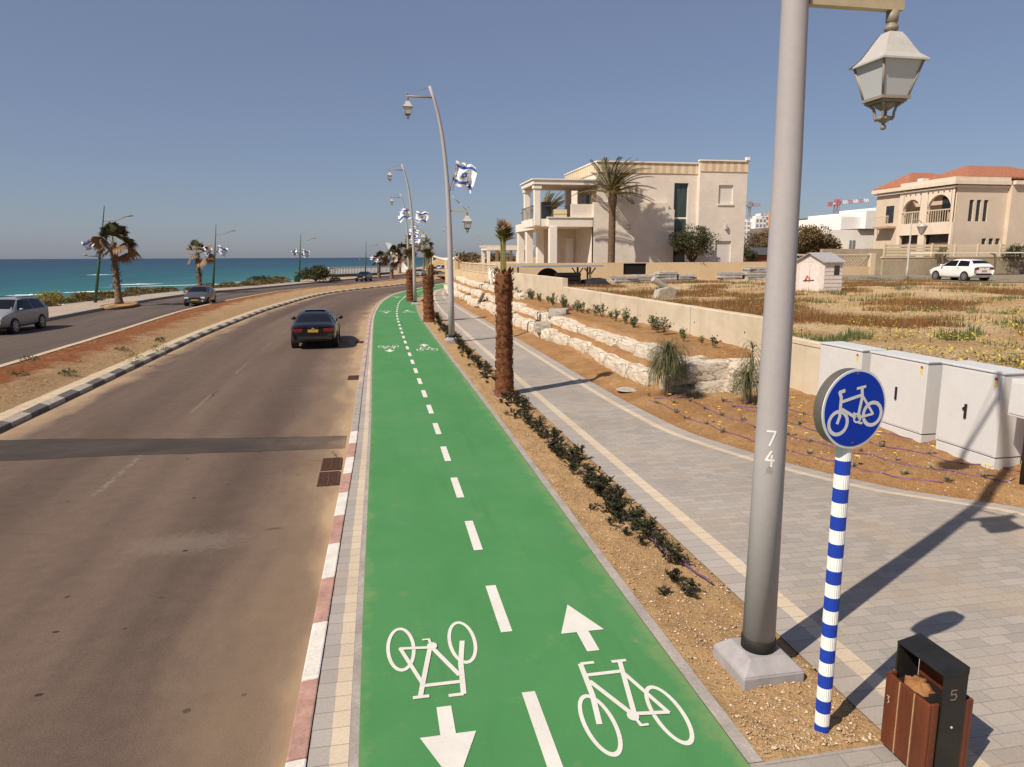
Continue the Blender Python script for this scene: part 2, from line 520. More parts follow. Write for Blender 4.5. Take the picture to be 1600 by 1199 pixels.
c = g.ramp(g.noise(co, 1.4, 6, .7, .5), [(.25, (.64, .50, .35)), (.45, (.78, .67, .53)), (.75, (.86, .79, .68))])
c = g.mix(g.ramp(g.noise(co, 3.2, 5, .75, 1.0), [(.58, 0.0), (.7, .55)]), c, (.50, .33, .17))
c = g.mix(1.0, c, g.ramp(g.noise(co, 25, 4, .75), [(.3, .8), (.7, 1.05)]), 'MULTIPLY')
vo = g.n('TexVoronoi', feature='DISTANCE_TO_EDGE'); vo.inputs['Scale'].default_value = 2.6
dn = g.n('TexNoise'); dn.inputs['Scale'].default_value = 4; dn.inputs['Detail'].default_value = 5; g.lk(co, dn.inputs['Vector'])
g.lk(g.mix(.35, co, dn.outputs[1]), vo.inputs['Vector'])
crk = g.ramp(vo.outputs[0], [(.0, 0.0), (.03, 1.0)])
c = g.mix(g.math('MULTIPLY', g.math('SUBTRACT', 1.0, crk), .55), c, (.20, .14, .085))
g.bump(g.math('ADD', g.math('ADD', g.noise(co, 6, 6, .75), g.math('MULTIPLY', g.noise(co, 30, 3), .3)), g.math('MULTIPLY', crk, .5)), 1.0, .10)
M['lime'] = g.out(c, .9, .1)
g = G('limestone_grey'); co = g.co()
c = g.ramp(g.noise(co, 2, 6, .7, .5), [(.3, (.30, .265, .225)), (.7, (.44, .40, .35))])
g.bump(g.noise(co, 8, 5, .7), .7, .05)
M['limegrey'] = g.out(c, .9, .1)


def leafmat(name, a, b, d=None, sc=3.0):
    g = G(name); co = g.co()
    oi = g.n('ObjectInfo').outputs['Random']
    c = g.ramp(g.noise(co, sc, 4, .7), [(.3, a), (.7, b)])
    if d: c = g.mix(g.ramp(g.noise(co, sc * 2.3, 3, .7), [(.52, 0.0), (.66, .9)]), c, d)
    c = g.mix(1.0, c, g.ramp(oi, [(0, .8), (1, 1.2)]), 'MULTIPLY')
    g.b.inputs['Subsurface Weight'].default_value = 0
    return g.out(c, .6, .25)


M['leafdark'] = leafmat('shrub_leaf_dark', (.014, .018, .008), (.036, .043, .018), (.06, .036, .018), 7)
M['leafmid'] = leafmat('shrub_leaf_green', (.055, .085, .028), (.10, .13, .045), (.14, .12, .06), 4)
M['leafgrey'] = leafmat('flower_leaf_grey', (.16, .16, .10), (.24, .22, .15))
M['grassblade'] = leafmat('weeping_grass', (.05, .065, .025), (.14, .14, .06), (.2, .15, .08), 5)
M['frond'] = leafmat('date_frond', (.045, .042, .02), (.11, .092, .042), (.17, .11, .06), 1.2)
M['fangreen'] = leafmat('fan_frond_green', (.035, .045, .018), (.09, .09, .035), (.12, .085, .035), 1.5)
M['fanbrown'] = leafmat('fan_frond_dry', (.16, .085, .04), (.30, .185, .095), (.10, .055, .03), 1.5)
M['tuft'] = leafmat('young_frond', (.06, .07, .02), (.16, .14, .045), (.14, .075, .03), 5)
M['stalk'] = simple('young_palm_stalk', (.27, .235, .075), .6, .35, 7, .3, stretch=(1, 1, .2), fine=.3)
M['barkred'] = simple('palm_bark_red', (.185, .075, .036), .9, .5, 9, .1, bump=.8, bscale=30, fine=.4)
M['barkdate'] = simple('palm_bark_grey', (.15, .10, .065), .9, .35, 6, .1, bump=.8, bscale=18, fine=.3)
M['barkgrey'] = simple('palm_bark_fibre', (.20, .14, .09), .9, .55, 4, .1, bump=.8, bscale=12, fine=.35)
M['trunk'] = simple('tree_bark', (.12, .085, .055), .9, .3, 8, .1, bump=.5)
M['dunescrub'] = leafmat('dune_scrub_leaf', (.10, .085, .035), (.26, .21, .06), (.17, .09, .045), .6)
M['bushgreen'] = leafmat('bush_leaf', (.035, .045, .018), (.085, .09, .034), (.10, .07, .035), .8)
M['treebrown'] = leafmat('tree_leaf_olive', (.085, .068, .03), (.20, .14, .06), (.16, .09, .042), .5)
M['drygrass'] = leafmat('dry_grass_blade', (.17, .075, .03), (.29, .15, .055), (.12, .11, .04), .5)
M['yellow'] = leafmat('yellow_flower', (.55, .42, .04), (.70, .58, .08), None, 3)
M['petal'] = simple('daisy_yellow', (.80, .60, .04), .6, .1)
M['yelgreen'] = leafmat('flower_clump_leaf', (.17, .15, .05), (.30, .25, .07), (.45, .36, .05), 2)
M['pipe'] = simple('drip_pipe_purple', (.16, .075, .17), .5, .2, 8, .4)
M['rust'] = simple('rusty_iron', (.085, .042, .027), .75, .4, 25, .3, bump=.3)
M['void'] = simple('drain_dark', (.012, .01, .009), .9)
M['debris'] = simple('pale_rubble', (.40, .36, .30), .9, .3, 5, .1)

# ================================================================== THE SETTING
laneL = fn((-12, -.23), (6, -.23), (10, -.2), (16, -.16), (27, -.14), (41, -.06), (53, .35), (66, 1.5), (76, 3.4), (81, 4.8), (100, 10.4), (150, 25.5), (320, 77))
laneR = off(laneL, 2.68)
kerbR = fn((-12, -.76), (4.6, -.74), (6.6, -.71), (9.5, -.66), (13.7, -.58), (20, -.54), (29, -.46), (41, -.36), (53, .02), (66, 1.1), (76, 2.95), (81, 4.3), (100, 9.9), (150, 25), (320, 76.5))
medR = fn((-12, -7.85), (16, -7.88), (33, -7.98), (48, -7.55), (60, -6.6), (72, -5.1), (83, -1.75), (93, 2.6), (106, 6.9), (150, 20.5), (320, 72))
medL = fn((-12, -12.2), (26, -12.27), (36, -12.4), (50, -12.8), (60, -12.4), (68, -11.5), (80, -9.5), (98, -2.4), (126, 6.2), (160, 17), (320, 66))
promK = fn((-40, -19), (53, -19), (64, -19), (74, -18.2), (80, -16.85), (88.5, -13.6), (108, -7.7), (155, 7.7), (320, 61))
promO = fn((-40, -25), (45, -24.6), (65, -22.9), (74, -21.9), (87, -18.3), (97, -14.2), (112, -9.6), (155, 5.2), (320, 58))
swL = fn((4.03, 3.6), (20, 3.65), (45, 3.95), (58, 4.5), (70, 5.4), (77, 6.4), (84, 8.4), (100, 13.4), (150, 28.5))
swR = fn((-12, 9.96), (0, 9.95), (4, 9.9), (6, 9.7), (7.95, 8.85), (9, 7.75), (11, 6.72), (13.6, 6.07), (17.7, 5.95), (30, 6.05), (45, 6.1), (58, 6.25), (70, 6.95), (77, 7.9), (84, 9.8), (100, 14.8), (150, 29.9))
WALLX = 9.8
ROADZ = -.12

# ground: one sheet to the horizon, falling in a bluff to the beach on the left
coast = fn((-400, -75), (-60, -40), (20, -33), (60, -28.5), (90, -23), (108, -16), (140, -11), (170, -6), (260, 14), (700, 60), (3000, 260), (9000, 900))
mb = MB()
ys = [-400, -200, -100, -60, -30, 0, 20, 40, 50, 60, 70, 80, 90, 100, 110, 120, 140, 160, 180, 220, 260, 340, 500, 800, 1500, 3000, 6000, 9000]
prev = None
for y in ys:
    cx = coast(y)
    wob = 1.2 * math.sin(y * .21) + .8 * math.sin(y * .53)
    row = [mb.vert(p) for p in ((cx - 45, y, -14), (cx - 14, y, -11.6), (cx - 5 + wob, y, -9), (cx - 1.5 + wob, y, -2.2), (cx + .5 + wob, y, -.5), (cx + 3, y, -.2), (cx + 60, y, -.2), (cx + 300, y, -.2), (9000 + cx, y, -.2))]
    if prev:
        for k in range(len(row) - 1): mb.face((prev[k], prev[k + 1], row[k + 1], row[k]), 0)
    prev = row
struct(mb.build('ground', M['sand']))
mb = MB()
mb.poly([(-60000, -4000, -12), (60000, -4000, -12), (60000, 60000, -12), (-60000, 60000, -12)])
struct(mb.build('sea', M['sea']))
# breaking waves: low ragged ridges of white water
for i, (x, y, L, wd, rz) in enumerate([(-131, 372, 14, 3.2, .5), (-147, 345, 9, 2.2, .35), (-163, 326, 7, 1.6, .3), (-139, 300, 5, 1.6, .5), (-141, 470, 15, 3, .4), (-96, 452, 60, 1.2, .45), (-70, 500, 30, 1.2, .5), (-180, 300, 16, 1.5, .35), (-260, 760, 12, 2.5, .3), (-330, 640, 9, 2, .4), (-106, 268, 6, 1.5, .5), (-116, 290, 9, 1.5, .4)]):
    mb = MB(); n = 26
    prev = None
    for k in range(n + 1):
        t = k / n * 2 - 1
        env = max(.02, 1 - abs(t) ** 1.7)
        ww = wd * env * (.55 + .9 * abs(noise.noise(Vector((t * 5, i * 3.1, 0)))))
        hh = .45 * min(1, wd / 2) * env * (.7 + .6 * noise.noise(Vector((t * 7, i, 4))))
        yo = noise.noise(Vector((t * 3, i * 2.2, 9))) * wd * .7
        row = [mb.vert((t * L, yo - ww, -.05)), mb.vert((t * L, yo - ww * .3, hh)), mb.vert((t * L, yo + ww * .5, hh * .7)), mb.vert((t * L, yo + ww, -.05))]
        if prev:
            for q in range(3): mb.face((prev[q], row[q], row[q + 1], prev[q + 1]), 0, True)
        prev = row
    o = mb.build('breaking_wave', M['foam'])
    o.location = (x, y, -12); o.rotation_euler.z = rz
    struct(o)

# roads
mb = MB(); strip(mb, off(medR, -.05), off(kerbR, .06), -12, 320, ROADZ, step=.5, nx=1)
struct(mb.build('road', M['asphalt']))
mb = MB(); strip(mb, off(promK, -.05), off(medL, .05), -40, 320, ROADZ - .004, step=1, nx=1)
struct(mb.build('seaside_road', M['asphalt2']))
mb = MB()   # newer asphalt over a trench, wider towards the median
L0 = [(-7.93, 15.75), (-6.5, 15.6), (-5.0, 15.3), (-3.7, 15.02), (-2.2, 14.82), (-1.3, 14.7), (-.66, 14.62)]
L1 = [(-7.93, 14.15), (-6.7, 14.0), (-5.0, 14.0), (-3.7, 13.86), (-2.2, 13.72), (-1.3, 13.68), (-.66, 13.62)]
ra = []
for k in range(len(L0) - 1):
    for q in range(8):
        t = q / 8
        ra.append((Vector(L0[k]).lerp(Vector(L0[k + 1]), t), Vector(L1[k]).lerp(Vector(L1[k + 1]), t)))
ra.append((Vector(L0[-1]), Vector(L1[-1])))
prev = None
for a, b in ra:
    row = [mb.vert((a.x, a.y + random.uniform(-.025, .025), ROADZ + .005)), mb.vert((b.x, b.y + random.uniform(-.025, .025), ROADZ + .005))]
    if prev: mb.face((prev[1], row[1], row[0], prev[0]))
    prev = row
struct(mb.build('road_patch', M['patch']))

# median between the roads
mb = MB()
strip(mb, off(medL, .3), off(medR, -.58), -12, 200, .0, step=.35, nx=14,
      zf=lambda x, y, t: (.02 + (.16 * math.sin(math.pi * t) + .13 * noise.noise(Vector((x * 1.1, y * 1.1, 0))) + .07 * noise.noise(Vector((x * 4, y * 4, 3)))) * min(1, 6 * t, 6 * (1 - t))))
struct(mb.build('median', M['red']))


def kerb(name, fl, fr, y0, y1, z0, zl, zr, cols, ln, mats, chooser=None, gap=.008):
    """row of kerb stones: a strip between fl and fr, down to z0 at both sides"""
    mb = MB(); y = y0; k = 0
    while y < y1:
        L = ln if y < 110 else ln * 6
        a, b = y, min(y + L, y1)
        mi = chooser(k, y) if chooser else cols[k % len(cols)]
        g2 = gap if y < 60 else 0
        sub = 2 if y > 40 else 1
        for q in range(sub):
            ya = a + (b - a) * q / sub + (g2 if q == 0 else 0); yb = a + (b - a) * (q + 1) / sub - (g2 if q == sub - 1 else 0)
            dz = random.uniform(-.004, .004)
            P = [(fl(ya), ya), (fr(ya), ya), (fr(yb), yb), (fl(yb), yb)]
            zz = [zl + dz, zr + dz, zr + dz, zl + dz]
            lo = [mb.vert((p[0], p[1], z0)) for p in P]; hi = [mb.vert((p[0], p[1], z)) for p, z in zip(P, zz)]
            mb.face(hi, mi)
            for i in range(4):
                j = (i + 1) % 4
                mb.face((lo[i], lo[j], hi[j], hi[i]), mi)
        y = b; k += 1
    o = struct(mb.build(name, mats))
    return o


def rk(k, y):
    if 14.4 < y < 20.3: return 2
    if y > 60: return 2
    return ((1, 0) if y < 14 else (3, 2))[k % 2]


bevel(kerb('kerb', off(kerbR, 0), off(kerbR, .15), -3.16, 150, -.2, -.012, .002, (0,), .985, [M['kerb_white'], M['kerb_red'], M['kerb_grey'], M['kerb_pink']], rk), .015)
mb = MB()
# paver rows: grey, cream, concrete edge up to the lane
e1, e2, e3 = off(kerbR, .158), lambda y: kerbR(y) + .158 + (laneL(y) - kerbR(y) - .158) * .42, lambda y: kerbR(y) + .158 + (laneL(y) - kerbR(y) - .158) * .80
strip(mb, e1, e2, -3, 150, -.001, 0); strip(mb, e2, e3, -3, 150, -.001, 1); strip(mb, e3, laneL, -3, 150, -.003, 2)
struct(mb.build('kerb_paving', [M['greyrow'], M['creamrow'], M['concrete_edge']]))
bevel(kerb('median_kerb', off(medR, -.2), off(medR, 0), -3, 150, -.2, .04, -.015, (0, 1), .95, [M['kerb_dark'], M['kerb_light']]), .012)
kerb('median_paving', off(medR, -.6), off(medR, -.205), -3, 150, -.2, .03, .035, (0,), .5, [M['kerb_cream']], None, .003)
kerb('median_far_kerb', off(medL, 0), off(medL, .3), -3, 150, -.2, .045, .05, (0,), 1.0, [M['kerb_cream']])
kerb('promenade_kerb', off(promK, -.16), off(promK, 0), -40, 200, -.2, .07, .06, (0,), 1.0, [M['kerb_grey']], None)
mb = MB(); strip(mb, promO, off(promK, -.16), -40, 200, .05, 0, 1, 1)
struct(mb.build('promenade', M['prom']))

# bike lane
mb = MB(); strip(mb, laneL, laneR, -3, 150, 0.001, nx=1)
lane = struct(mb.build('bike_lane', M['green']))
mb = MB()   # its concrete edge on the planting side
strip(mb, laneR, off(laneR, .11), 4.03, 120, .008, 0)
strip(mb, laneR, off(laneR, .11), -3, 4.03, .003, 0)
struct(mb.build('lane_edging', M['concrete_edge']))
# centre line dashes
mb = MB(); cen = off(laneL, 1.345); y = -1.66; MZ = .006
while y < 110:
    n = 1 if y < 40 else 4
    for k in range(n):
        a, b = y + .98 * k / n, y + .98 * (k + 1) / n
        mb.poly([(cen(a) - .055, a, MZ), (cen(a) + .055, a, MZ), (cen(b) + .055, b, MZ), (cen(b) - .055, b, MZ)])
    y += 1.942 if y < 61 else 1.1
mb.build('centre_line', M['mark'], lane)


def stroke(mb, pts, wd, z=MZ, T=None):
    for i_, (a, b) in enumerate(zip(pts[:-1], pts[1:])):
        if i_: z += .0003 if z > .004 else .00011
        a, b = Vector(a), Vector(b)
        d = (b - a).normalized(); n = Vector((-d.y, d.x)) * wd / 2; e = d * wd * .22
        mb.poly([T(p, z) for p in (a - e - n, b + e - n, b + e + n, a - e + n)])


def ring(mb, c, rx, ry, wx, wy, z=MZ, T=None, n=40):
    for k in range(n):
        t0, t1 = 2 * math.pi * k / n, 2 * math.pi * (k + 1) / n
        mb.poly([T(Vector((c[0] + (rx + s * wx) * math.cos(t), c[1] + (ry + s * wy) * math.sin(t))), z) for s, t in ((0, t0), (1, t0), (1, t1), (0, t1))])


def bike_mark(x, y, flip, rz=0):
    def T(p, z):
        s = -1 if flip else 1
        q = Vector((p[0] * s, p[1] * s))
        return (q.x * math.cos(rz) - q.y * math.sin(rz), q.x * math.sin(rz) + q.y * math.cos(rz), z)
    mb = MB()
    zz = [MZ + .0006 * k for k in range(12)]
    ring(mb, (-.28, .01), .098, .325, .033, .048, zz[0], T)
    ring(mb, (.28, .02), .098, .325, .033, .048, zz[1], T)
    stroke(mb, [(-.28, .01), (-.225, .36), (-.195, .80)], .046, zz[2], T)
    stroke(mb, [(-.185, .81), (-.08, .81)], .04, zz[3], T)
    stroke(mb, [(-.19, .635), (.11, .635)], .045, zz[4], T)
    stroke(mb, [(.02, .06), (.125, .62), (.15, .76)], .042, zz[5], T)
    stroke(mb, [(.09, .785), (.205, .785)], .04, zz[6], T)
    stroke(mb, [(-.19, .54), (.0, .07)], .042, zz[7], T)
    stroke(mb, [(.12, .62), (.285, .03)], .036, zz[8], T)
    stroke(mb, [(.0, .065), (.285, .03)], .042, zz[9], T)
    ring(mb, (.0, .04), .001, .001, .045, .06, zz[10], T, 20)
    stroke(mb, [(.01, .0), (.02, -.08), (.075, -.08)], .026, zz[11], T)
    o = mb.build('bicycle_marking', M['mark'], lane); o.location = (x, y, 0)
    return o


def arrow_mark(x, y, flip):
    s = -1 if flip else 1
    mb = MB()
    mb.poly([(p[0] * s, p[1] * s, MZ) for p in ((-.058, 0), (.058, 0), (.058, .34), (-.058, .34))])
    mb.poly([(p[0] * s, p[1] * s, MZ + .0005) for p in ((-.21, .34), (.21, .34), (.0, .88))])
    o = mb.build('arrow_marking', M['mark'], lane); o.location = (x, y, 0)
    return o


for y, dl, dr in ((4.64, 0, 0), (27.2, .1, 0), (46.4, .5, .3), (64, .0, .0)):
    cx = cen(y) - 1.115
    c1, c2 = cen(y + .5) - cen(4.6), cen(y + .5) - cen(4.6)
    bike_mark(1.84 + c1, y, False); arrow_mark(1.82 + c1, y + .99, False)
    bike_mark(.40 + c2, y + 1.39, True); arrow_mark(.42 + c2, y + .45, True)

# sidewalk with cream border rows
def sw_strip(mb, fl, fr, y0, y1, z, mi): strip(mb, fl, fr, y0, y1, z, mi, .5)
mb = MB()
sw_strip(mb, swL, off(swL, .3), 4.03, 120, .002, 1)
sw_strip(mb, off(swL, .3), off(swL, .48), 4.03, 120, .0025, 2)
sw_strip(mb, off(swL, .48), off(swR, -.44), 4.03, 120, .002, 0)
sw_strip(mb, off(swR, -.44), off(swR, -.28), -12, 120, .0025, 2)
sw_strip(mb, off(swR, -.28), swR, -12, 120, .002, 1)
c0 = lambda y: 2.56
sw_strip(mb, c0, off(c0, .3), -3, 4.03, .002, 1)
sw_strip(mb, off(c0, .3), off(c0, 1.34), -3, 4.03, .002, 0)
sw_strip(mb, off(c0, 1.34), off(c0, 1.52), -3, 4.03, .0025, 2)
sw_strip(mb, off(c0, 1.52), off(swR, -.44), -12, 4.03, .002, 0)
struct(mb.build('sidewalk', [M['paver'], M['greyrow'], M['creamrow']]))

# planting strip between lane and sidewalk
def strip_z(x, y, t=0):
    return .01 + (.05 * noise.noise(Vector((x * 2.1, y * 2.1, 1))) + .035 * noise.noise(Vector((x * 7, y * 7, 2))) + .02 * noise.noise(Vector((x * 19, y * 19, 5))))
mb = MB()
strip(mb, off(laneR, .10), off(swL, .01), 4.02, 22, -.012, step=.055, nx=18, zf=lambda x, y, t: strip_z(x, y) * min(1, 9 * t, 9 * (1 - t), 9 * (y - 4.0)))
strip(mb, off(laneR, .10), off(swL, .01), 22, 110, -.012, step=.25, nx=8, zf=lambda x, y, t: strip_z(x, y) * min(1, 9 * t, 9 * (1 - t)))
struct(mb.build('planting_strip', M['sand']))


def bank_z(x, y):
    e = x - swR(y)
    z = -.015 + .14 * sstep(0, .9, e)
    far = sstep(16.6, 17.4, y)
    t1 = .52 * sstep(7.05, 7.3, x); t2 = .40 * sstep(7.75, 8.0, x)
    near = .16 * sstep(1, 4, e)
    z += far * (t1 + t2) * (1 if y < 80 else 0) + (1 - far) * near
    nz = .05 * noise.noise(Vector((x * 1.7, y * 1.7, 7))) + .03 * noise.noise(Vector((x * 6, y * 6, 8)))
    return z + nz * sstep(0, .4, e)


mb = MB(); prev = None
y = -12
while y < 84:
    a = swR(y) - .01; b = WALLX + .05 if y > 16.45 else 10.02
    n = 30; row = []
    for k in range(n + 1):
        x = a + (b - a) * k / n
        row.append(mb.vert((x, y, bank_z(x, y))))
    if prev:
        for k in range(n): mb.face((prev[k], prev[k + 1], row[k + 1], row[k]), 0, True)
    prev = row
    y += .16 if y < 25 else .5
struct(mb.build('planting_bed', M['bed']))


def field_z(x, y):
    fl = 1 - .93 * sstep(27, 32, x)
    z = 1.42 + .28 * sstep(12, 30, x) + fl * (.08 * noise.noise(Vector((x * .35, y * .35, 0))) + .06 * noise.noise(Vector((x * 1.3, y * 1.3, 4))))
    z -= .3 * sstep(13, 11, y) * sstep(13, 10, x)
    return z


mb = MB(); prev = None
xs = [9.98 + .35 * k for k in range(60)] + [31 + 1.2 * k for k in range(36)] + [80, 100, 140, 200]
y = -14
while y < 130:
    row = [mb.vert((x, y, field_z(x, y))) for x in xs]
    if prev:
        for k in range(len(xs) - 1): mb.face((prev[k], prev[k + 1], row[k + 1], row[k]), 0, True)
    prev = row
    y += .4 if y < 60 else 4
struct(mb.build('field', M['fieldsoil']))
mb = MB()   # rough paved yard where the white car stands
pts = [(33.5, 46.5), (36, 44.5), (41, 39), (48, 35), (80, 35), (80, 66), (44, 66), (36, 52)]
mb.poly([(x, y, 1.73) for x, y in pts])
struct(mb.build('parking_yard', M['lot']))

# ================================================================== NEAR OBJECTS
def lantern_parts(parent, x, y, z, name='lantern'):
    """square street lantern hanging below (x, y, z)"""
    b = MB()
    b.lathe([(.045, 0), (.045, -.075), (.037, -.08), (.037, -.10), (.05, -.105), (.05, -.135), (.036, -.14), (.036, -.155)], 14, 0, (x, y))
    b.v = [(p[0], p[1], p[2] + z) for p in b.v]
    ln = b.build(name, M['lampdark2'], parent)
    zt = z - .145
    r = MB()   # bell-curved square roof with a rolled eave
    prof = [(.035, 0), (.065, -.012), (.098, -.06), (.135, -.125), (.175, -.185), (.220, -.222), (.232, -.229), (.232, -.243), (.21, -.243)]
    rings = []
    for h, dz in prof:
        rings.append([r.vert((x + sx * h * .84, y + sy * h * .84, zt + dz * .97)) for sx, sy in ((-1, -1), (1, -1), (1, 1), (-1, 1))])
    for i in range(len(rings) - 1):
        for k in range(4):
            l = (k + 1) % 4
            r.face((rings[i][k], rings[i][l], rings[i + 1][l], rings[i + 1][k]), 0)
    r.face(rings[0]); r.face(rings[-1][::-1])
    r.build('lantern_roof', M['lampcap'], ln)
    f = MB(); g = MB()
    t0, t1, za, zb = .166, .108, zt - .236, zt - .475
    C = ((-1, -1), (1, -1), (1, 1), (-1, 1))
    for sx, sy in C:
        f.tube([(x + sx * t0, y + sy * t0, za), (x + sx * t1, y + sy * t1, zb)], .010, 6)
    for k in range(4):
        l = (k + 1) % 4
        q = .985
        g.poly([(x + C[k][0] * t0 * q, y + C[k][1] * t0 * q, za), (x + C[k][0] * t1 * q, y + C[k][1] * t1 * q, zb), (x + C[l][0] * t1 * q, y + C[l][1] * t1 * q, zb), (x + C[l][0] * t0 * q, y + C[l][1] * t0 * q, za)])
    f.box(x - .122, x + .122, y - .122, y + .122, zb - .022, zb, 0)
    f.box(x - .104, x + .104, y - .104, y + .104, zb - .04, zb - .024, 0)
    f.build('lantern_frame', M['lampbeige'], ln); g.build('lantern_glass', M['glass'], ln)
    s = MB()
    for k in range(4):
        a = math.pi / 4 + k * math.pi / 2
        cx, sy = math.cos(a), math.sin(a)
        s.tube([(x + cx * q, y + sy * q, zb - .035 - d) for q, d in ((.125, 0), (.105, .012), (.078, .035), (.066, .075), (.064, .11), (.05, .13))], [.015, .014, .012, .011, .011, .01], 6, 0)
    s.lathe([(.09, zb - .04), (.062, zb - .07), (.03, zb - .09)], 12, 0, (x, y))
    s.lathe([(.028, zb - .13), (.058, zb - .14), (.06, zb - .155), (.028, zb - .175), (.012, zb - .185), (.013, zb - .193), (.023, zb - .208), (.02, zb - .226), (.004, zb - .235)], 12, 0, (x, y))
    s.build('lantern_bracket', M['lampbeige'], ln)
    return ln


PX = [(0, 0), (.0, 2), (.0, 4.2), (-.02, 5.3), (-.06, 6.4), (-.13, 7.4), (-.23, 8.3), (-.36, 9.0), (-.5, 9.55), (-.68, 10.08)]


def street_lamp(x, y, label, arm=.79, detail=True):
    rt_ = empty('street_lamp', (x, y, 0))
    tag(rt_, label, 'street lamp', 'curved grey street lamps along the bike lane')
    p = MB()
    pts = [(a, 0, b) for a, b in PX]
    zz = [.22]
    p.tube([(0, 0, .20)] + pts[1:], [.137 - .0079 * q[2] for q in [(0, 0, .2)] + pts[1:]], 28 if detail else 12, 0)
    pole = p.build('pole', M['steel'], rt_)
    f = MB()
    h = .275
    f.box(-h, h, -h, h, -.02, .10, 0); f.box(-h, h, -h, h, .10, .205, 0, .62)
    bevel(f.build('pole_base', simple_cache('footing_grey_paint', (.33, .31, .315)), rt_), .012)
    q = MB(); q.lathe([(.143, .2), (.143, .30), (.138, .305)], 28, 0); q.build('base_band', M['rubber'], rt_)
    a = MB()   # lower arm with its tie rod
    z = 5.34
    a.box(.08, arm + .07, -.035, .035, z - .035, z + .035, 0)
    a.tube([(.085, 0, z + .62), (.42, 0, z + .30)], .018, 8, 0); a.tube([(.42, 0, z + .30), (arm - .05, 0, z + .06)], .012, 6, 0)
    a.tube([(arm - .05, 0, z + .035), (arm - .03, 0, z + .16), (arm + .05, 0, z + .19), (arm + .09, 0, z + .12)], .014, 8, 0)
    a.build('lamp_arm', M['lamparm'], rt_)
    lantern_parts(rt_, arm, 0, z - .035)
    a = MB(); z = 9.66; ex = -1.55
    a.tube([(-.53, 0, z), (ex - .05, 0, z + .02)], .036, 8, 0); a.tube([(-.67, 0, z + .38), (ex + .05, 0, z + .12)], .009, 5, 0)
    a.tube([(ex, 0, z + .02), (ex + .01, 0, z + .13), (ex - .06, 0, z + .15)], .02, 6, 0)
    a.build('lamp_arm', M['lampbeige'], rt_)
    lantern_parts(rt_, ex, 0, z - .01)
    return rt_


_sc = {}


def simple_cache(n, c, **k):
    if n not in _sc: _sc[n] = simple(n, c, **k)
    return _sc[n]


lamp = street_lamp(3.12, 5.1, 'large nearest grey lamp post with a white painted number, beside the round blue sign', .79)
for nm, strokes in (('7', [[(-.042, .07), (.042, .07)], [(.042, .07), (.022, .01), (-.012, -.075)]]), ('4', [[(.012, .075), (-.04, -.02), (.045, -.02)], [(.018, .03), (.018, -.08)]]), ):
    t = MB()
    zc = 2.07 if nm == '7' else 1.905
    def TP(p, z):
        ang = math.atan2(-4.98, -3.07) + .02 + p.x * .75 / .121
        rr = .1225 + z
        return (rr * math.cos(ang), rr * math.sin(ang), zc + p.y * .8)
    for k, sk in enumerate(strokes):
        ss = []
        for a, b in zip(sk[:-1], sk[1:]):
            for q in range(5):
                ss.append(((a[0] + (b[0] - a[0]) * q / 5, a[1] + (b[1] - a[1]) * q / 5), (a[0] + (b[0] - a[0]) * (q + 1) / 5, a[1] + (b[1] - a[1]) * (q + 1) / 5)))
        for a, b in ss: stroke(t, [a, b], .0195, .0008 + .0005 * k, TP)
    t.build('painted_number', M['signwhite'], lamp)
t = MB(); zc = 1.80
for k in range(5): stroke(t, [(-.03 + .013 * k, -.04 + random.uniform(-.02, .02)), (-.022 + .013 * k, .03 + random.uniform(-.02, .02))], .008, .0008 + .0003 * k, TP)
t.build('scribble', simple_cache('faded_scribble', (.25, .24, .17)), lamp)
proto_lamp = street_lamp(3.12, 29.44, 'grey curved lamp post with a blue and white flag, first one beyond the nearest palm', .72)
for x, y, lb in ((2.98, 53.4, 'grey curved lamp post between the second palm and the bend of the bike lane'), (3.75, 77.4, 'grey curved lamp post at the bend, third beyond the large near pole'), (16.8, 155, 'small distant grey lamp post whose lantern shows just left of the flagged pole'), (30.7, 205, 'tiny farthest grey lamp post above the cream fence')):
    c = copy_tree(proto_lamp); c.location = (x, y, 0); c['label'] = lb


def flag(x, y, z, w_, h_, ang, label, seed, droop=.3, fold=1.0, staff=True):
    """white flag with two blue stripes and a six pointed star, rippling from a short staff"""
    o = empty('flag', (x, y, z), ang)
    tag(o, label, 'flag', 'blue and white flags on the lamp posts')
    nx, ny = 30, 24
    rnd = random.Random(seed)
    ph = rnd.uniform(0, 6)
    mb = MB()
    def P(u, v):
        a = u * w_; b = v * h_
        yy = fold * .13 * math.sin(u * 7 + ph + v * 2.5) * (u + .1) + .10 * fold * noise.noise(Vector((u * 3, v * 3, seed)))
        dx = -.10 * fold * u * (1 + math.sin(v * 5 + ph)) * .5 * w_
        dz = -droop * u ** 1.5 * h_ * (1.0 + .3 * math.sin(v * 4 + ph)) + .05 * math.sin(u * 9 + ph)
        return (a + dx + .25 * b * (1 if staff else 0), yy, b + dz)
    idx = [[mb.vert(P(i / nx, j / ny)) for j in range(ny + 1)] for i in range(nx + 1)]
    def inside(u, v):
        if .11 < v < .245 or .755 < v < .89: return 1
        X = (u - .5) * w_; Y = (v - .5) * h_
        r = h_ * .135
        for s in (1, -1):
            d = max(Y * s * -1, Y * s * .5 + abs(X) * .866)
            if .38 * r < d < .62 * r: return 1
        return 0
    for i in range(nx):
        for j in range(ny):
            mb.face((idx[i][j], idx[i + 1][j], idx[i + 1][j + 1], idx[i][j + 1]), inside((i + .5) / nx, (j + .5) / ny), True)
    mb.build('flag_cloth', [simple_cache('flag_white', (.78, .77, .76), rough=.8), simple_cache('flag_blue', (.045, .13, .48), rough=.8)], o)
    s = MB(); s.tube([(-.25 * h_ * .3, 0, -.35 * h_), (.27 * h_, 0, h_ * 1.06)], .014, 6, 0)
    s.build('flag_staff', M['lampbeige'], o)
    return o


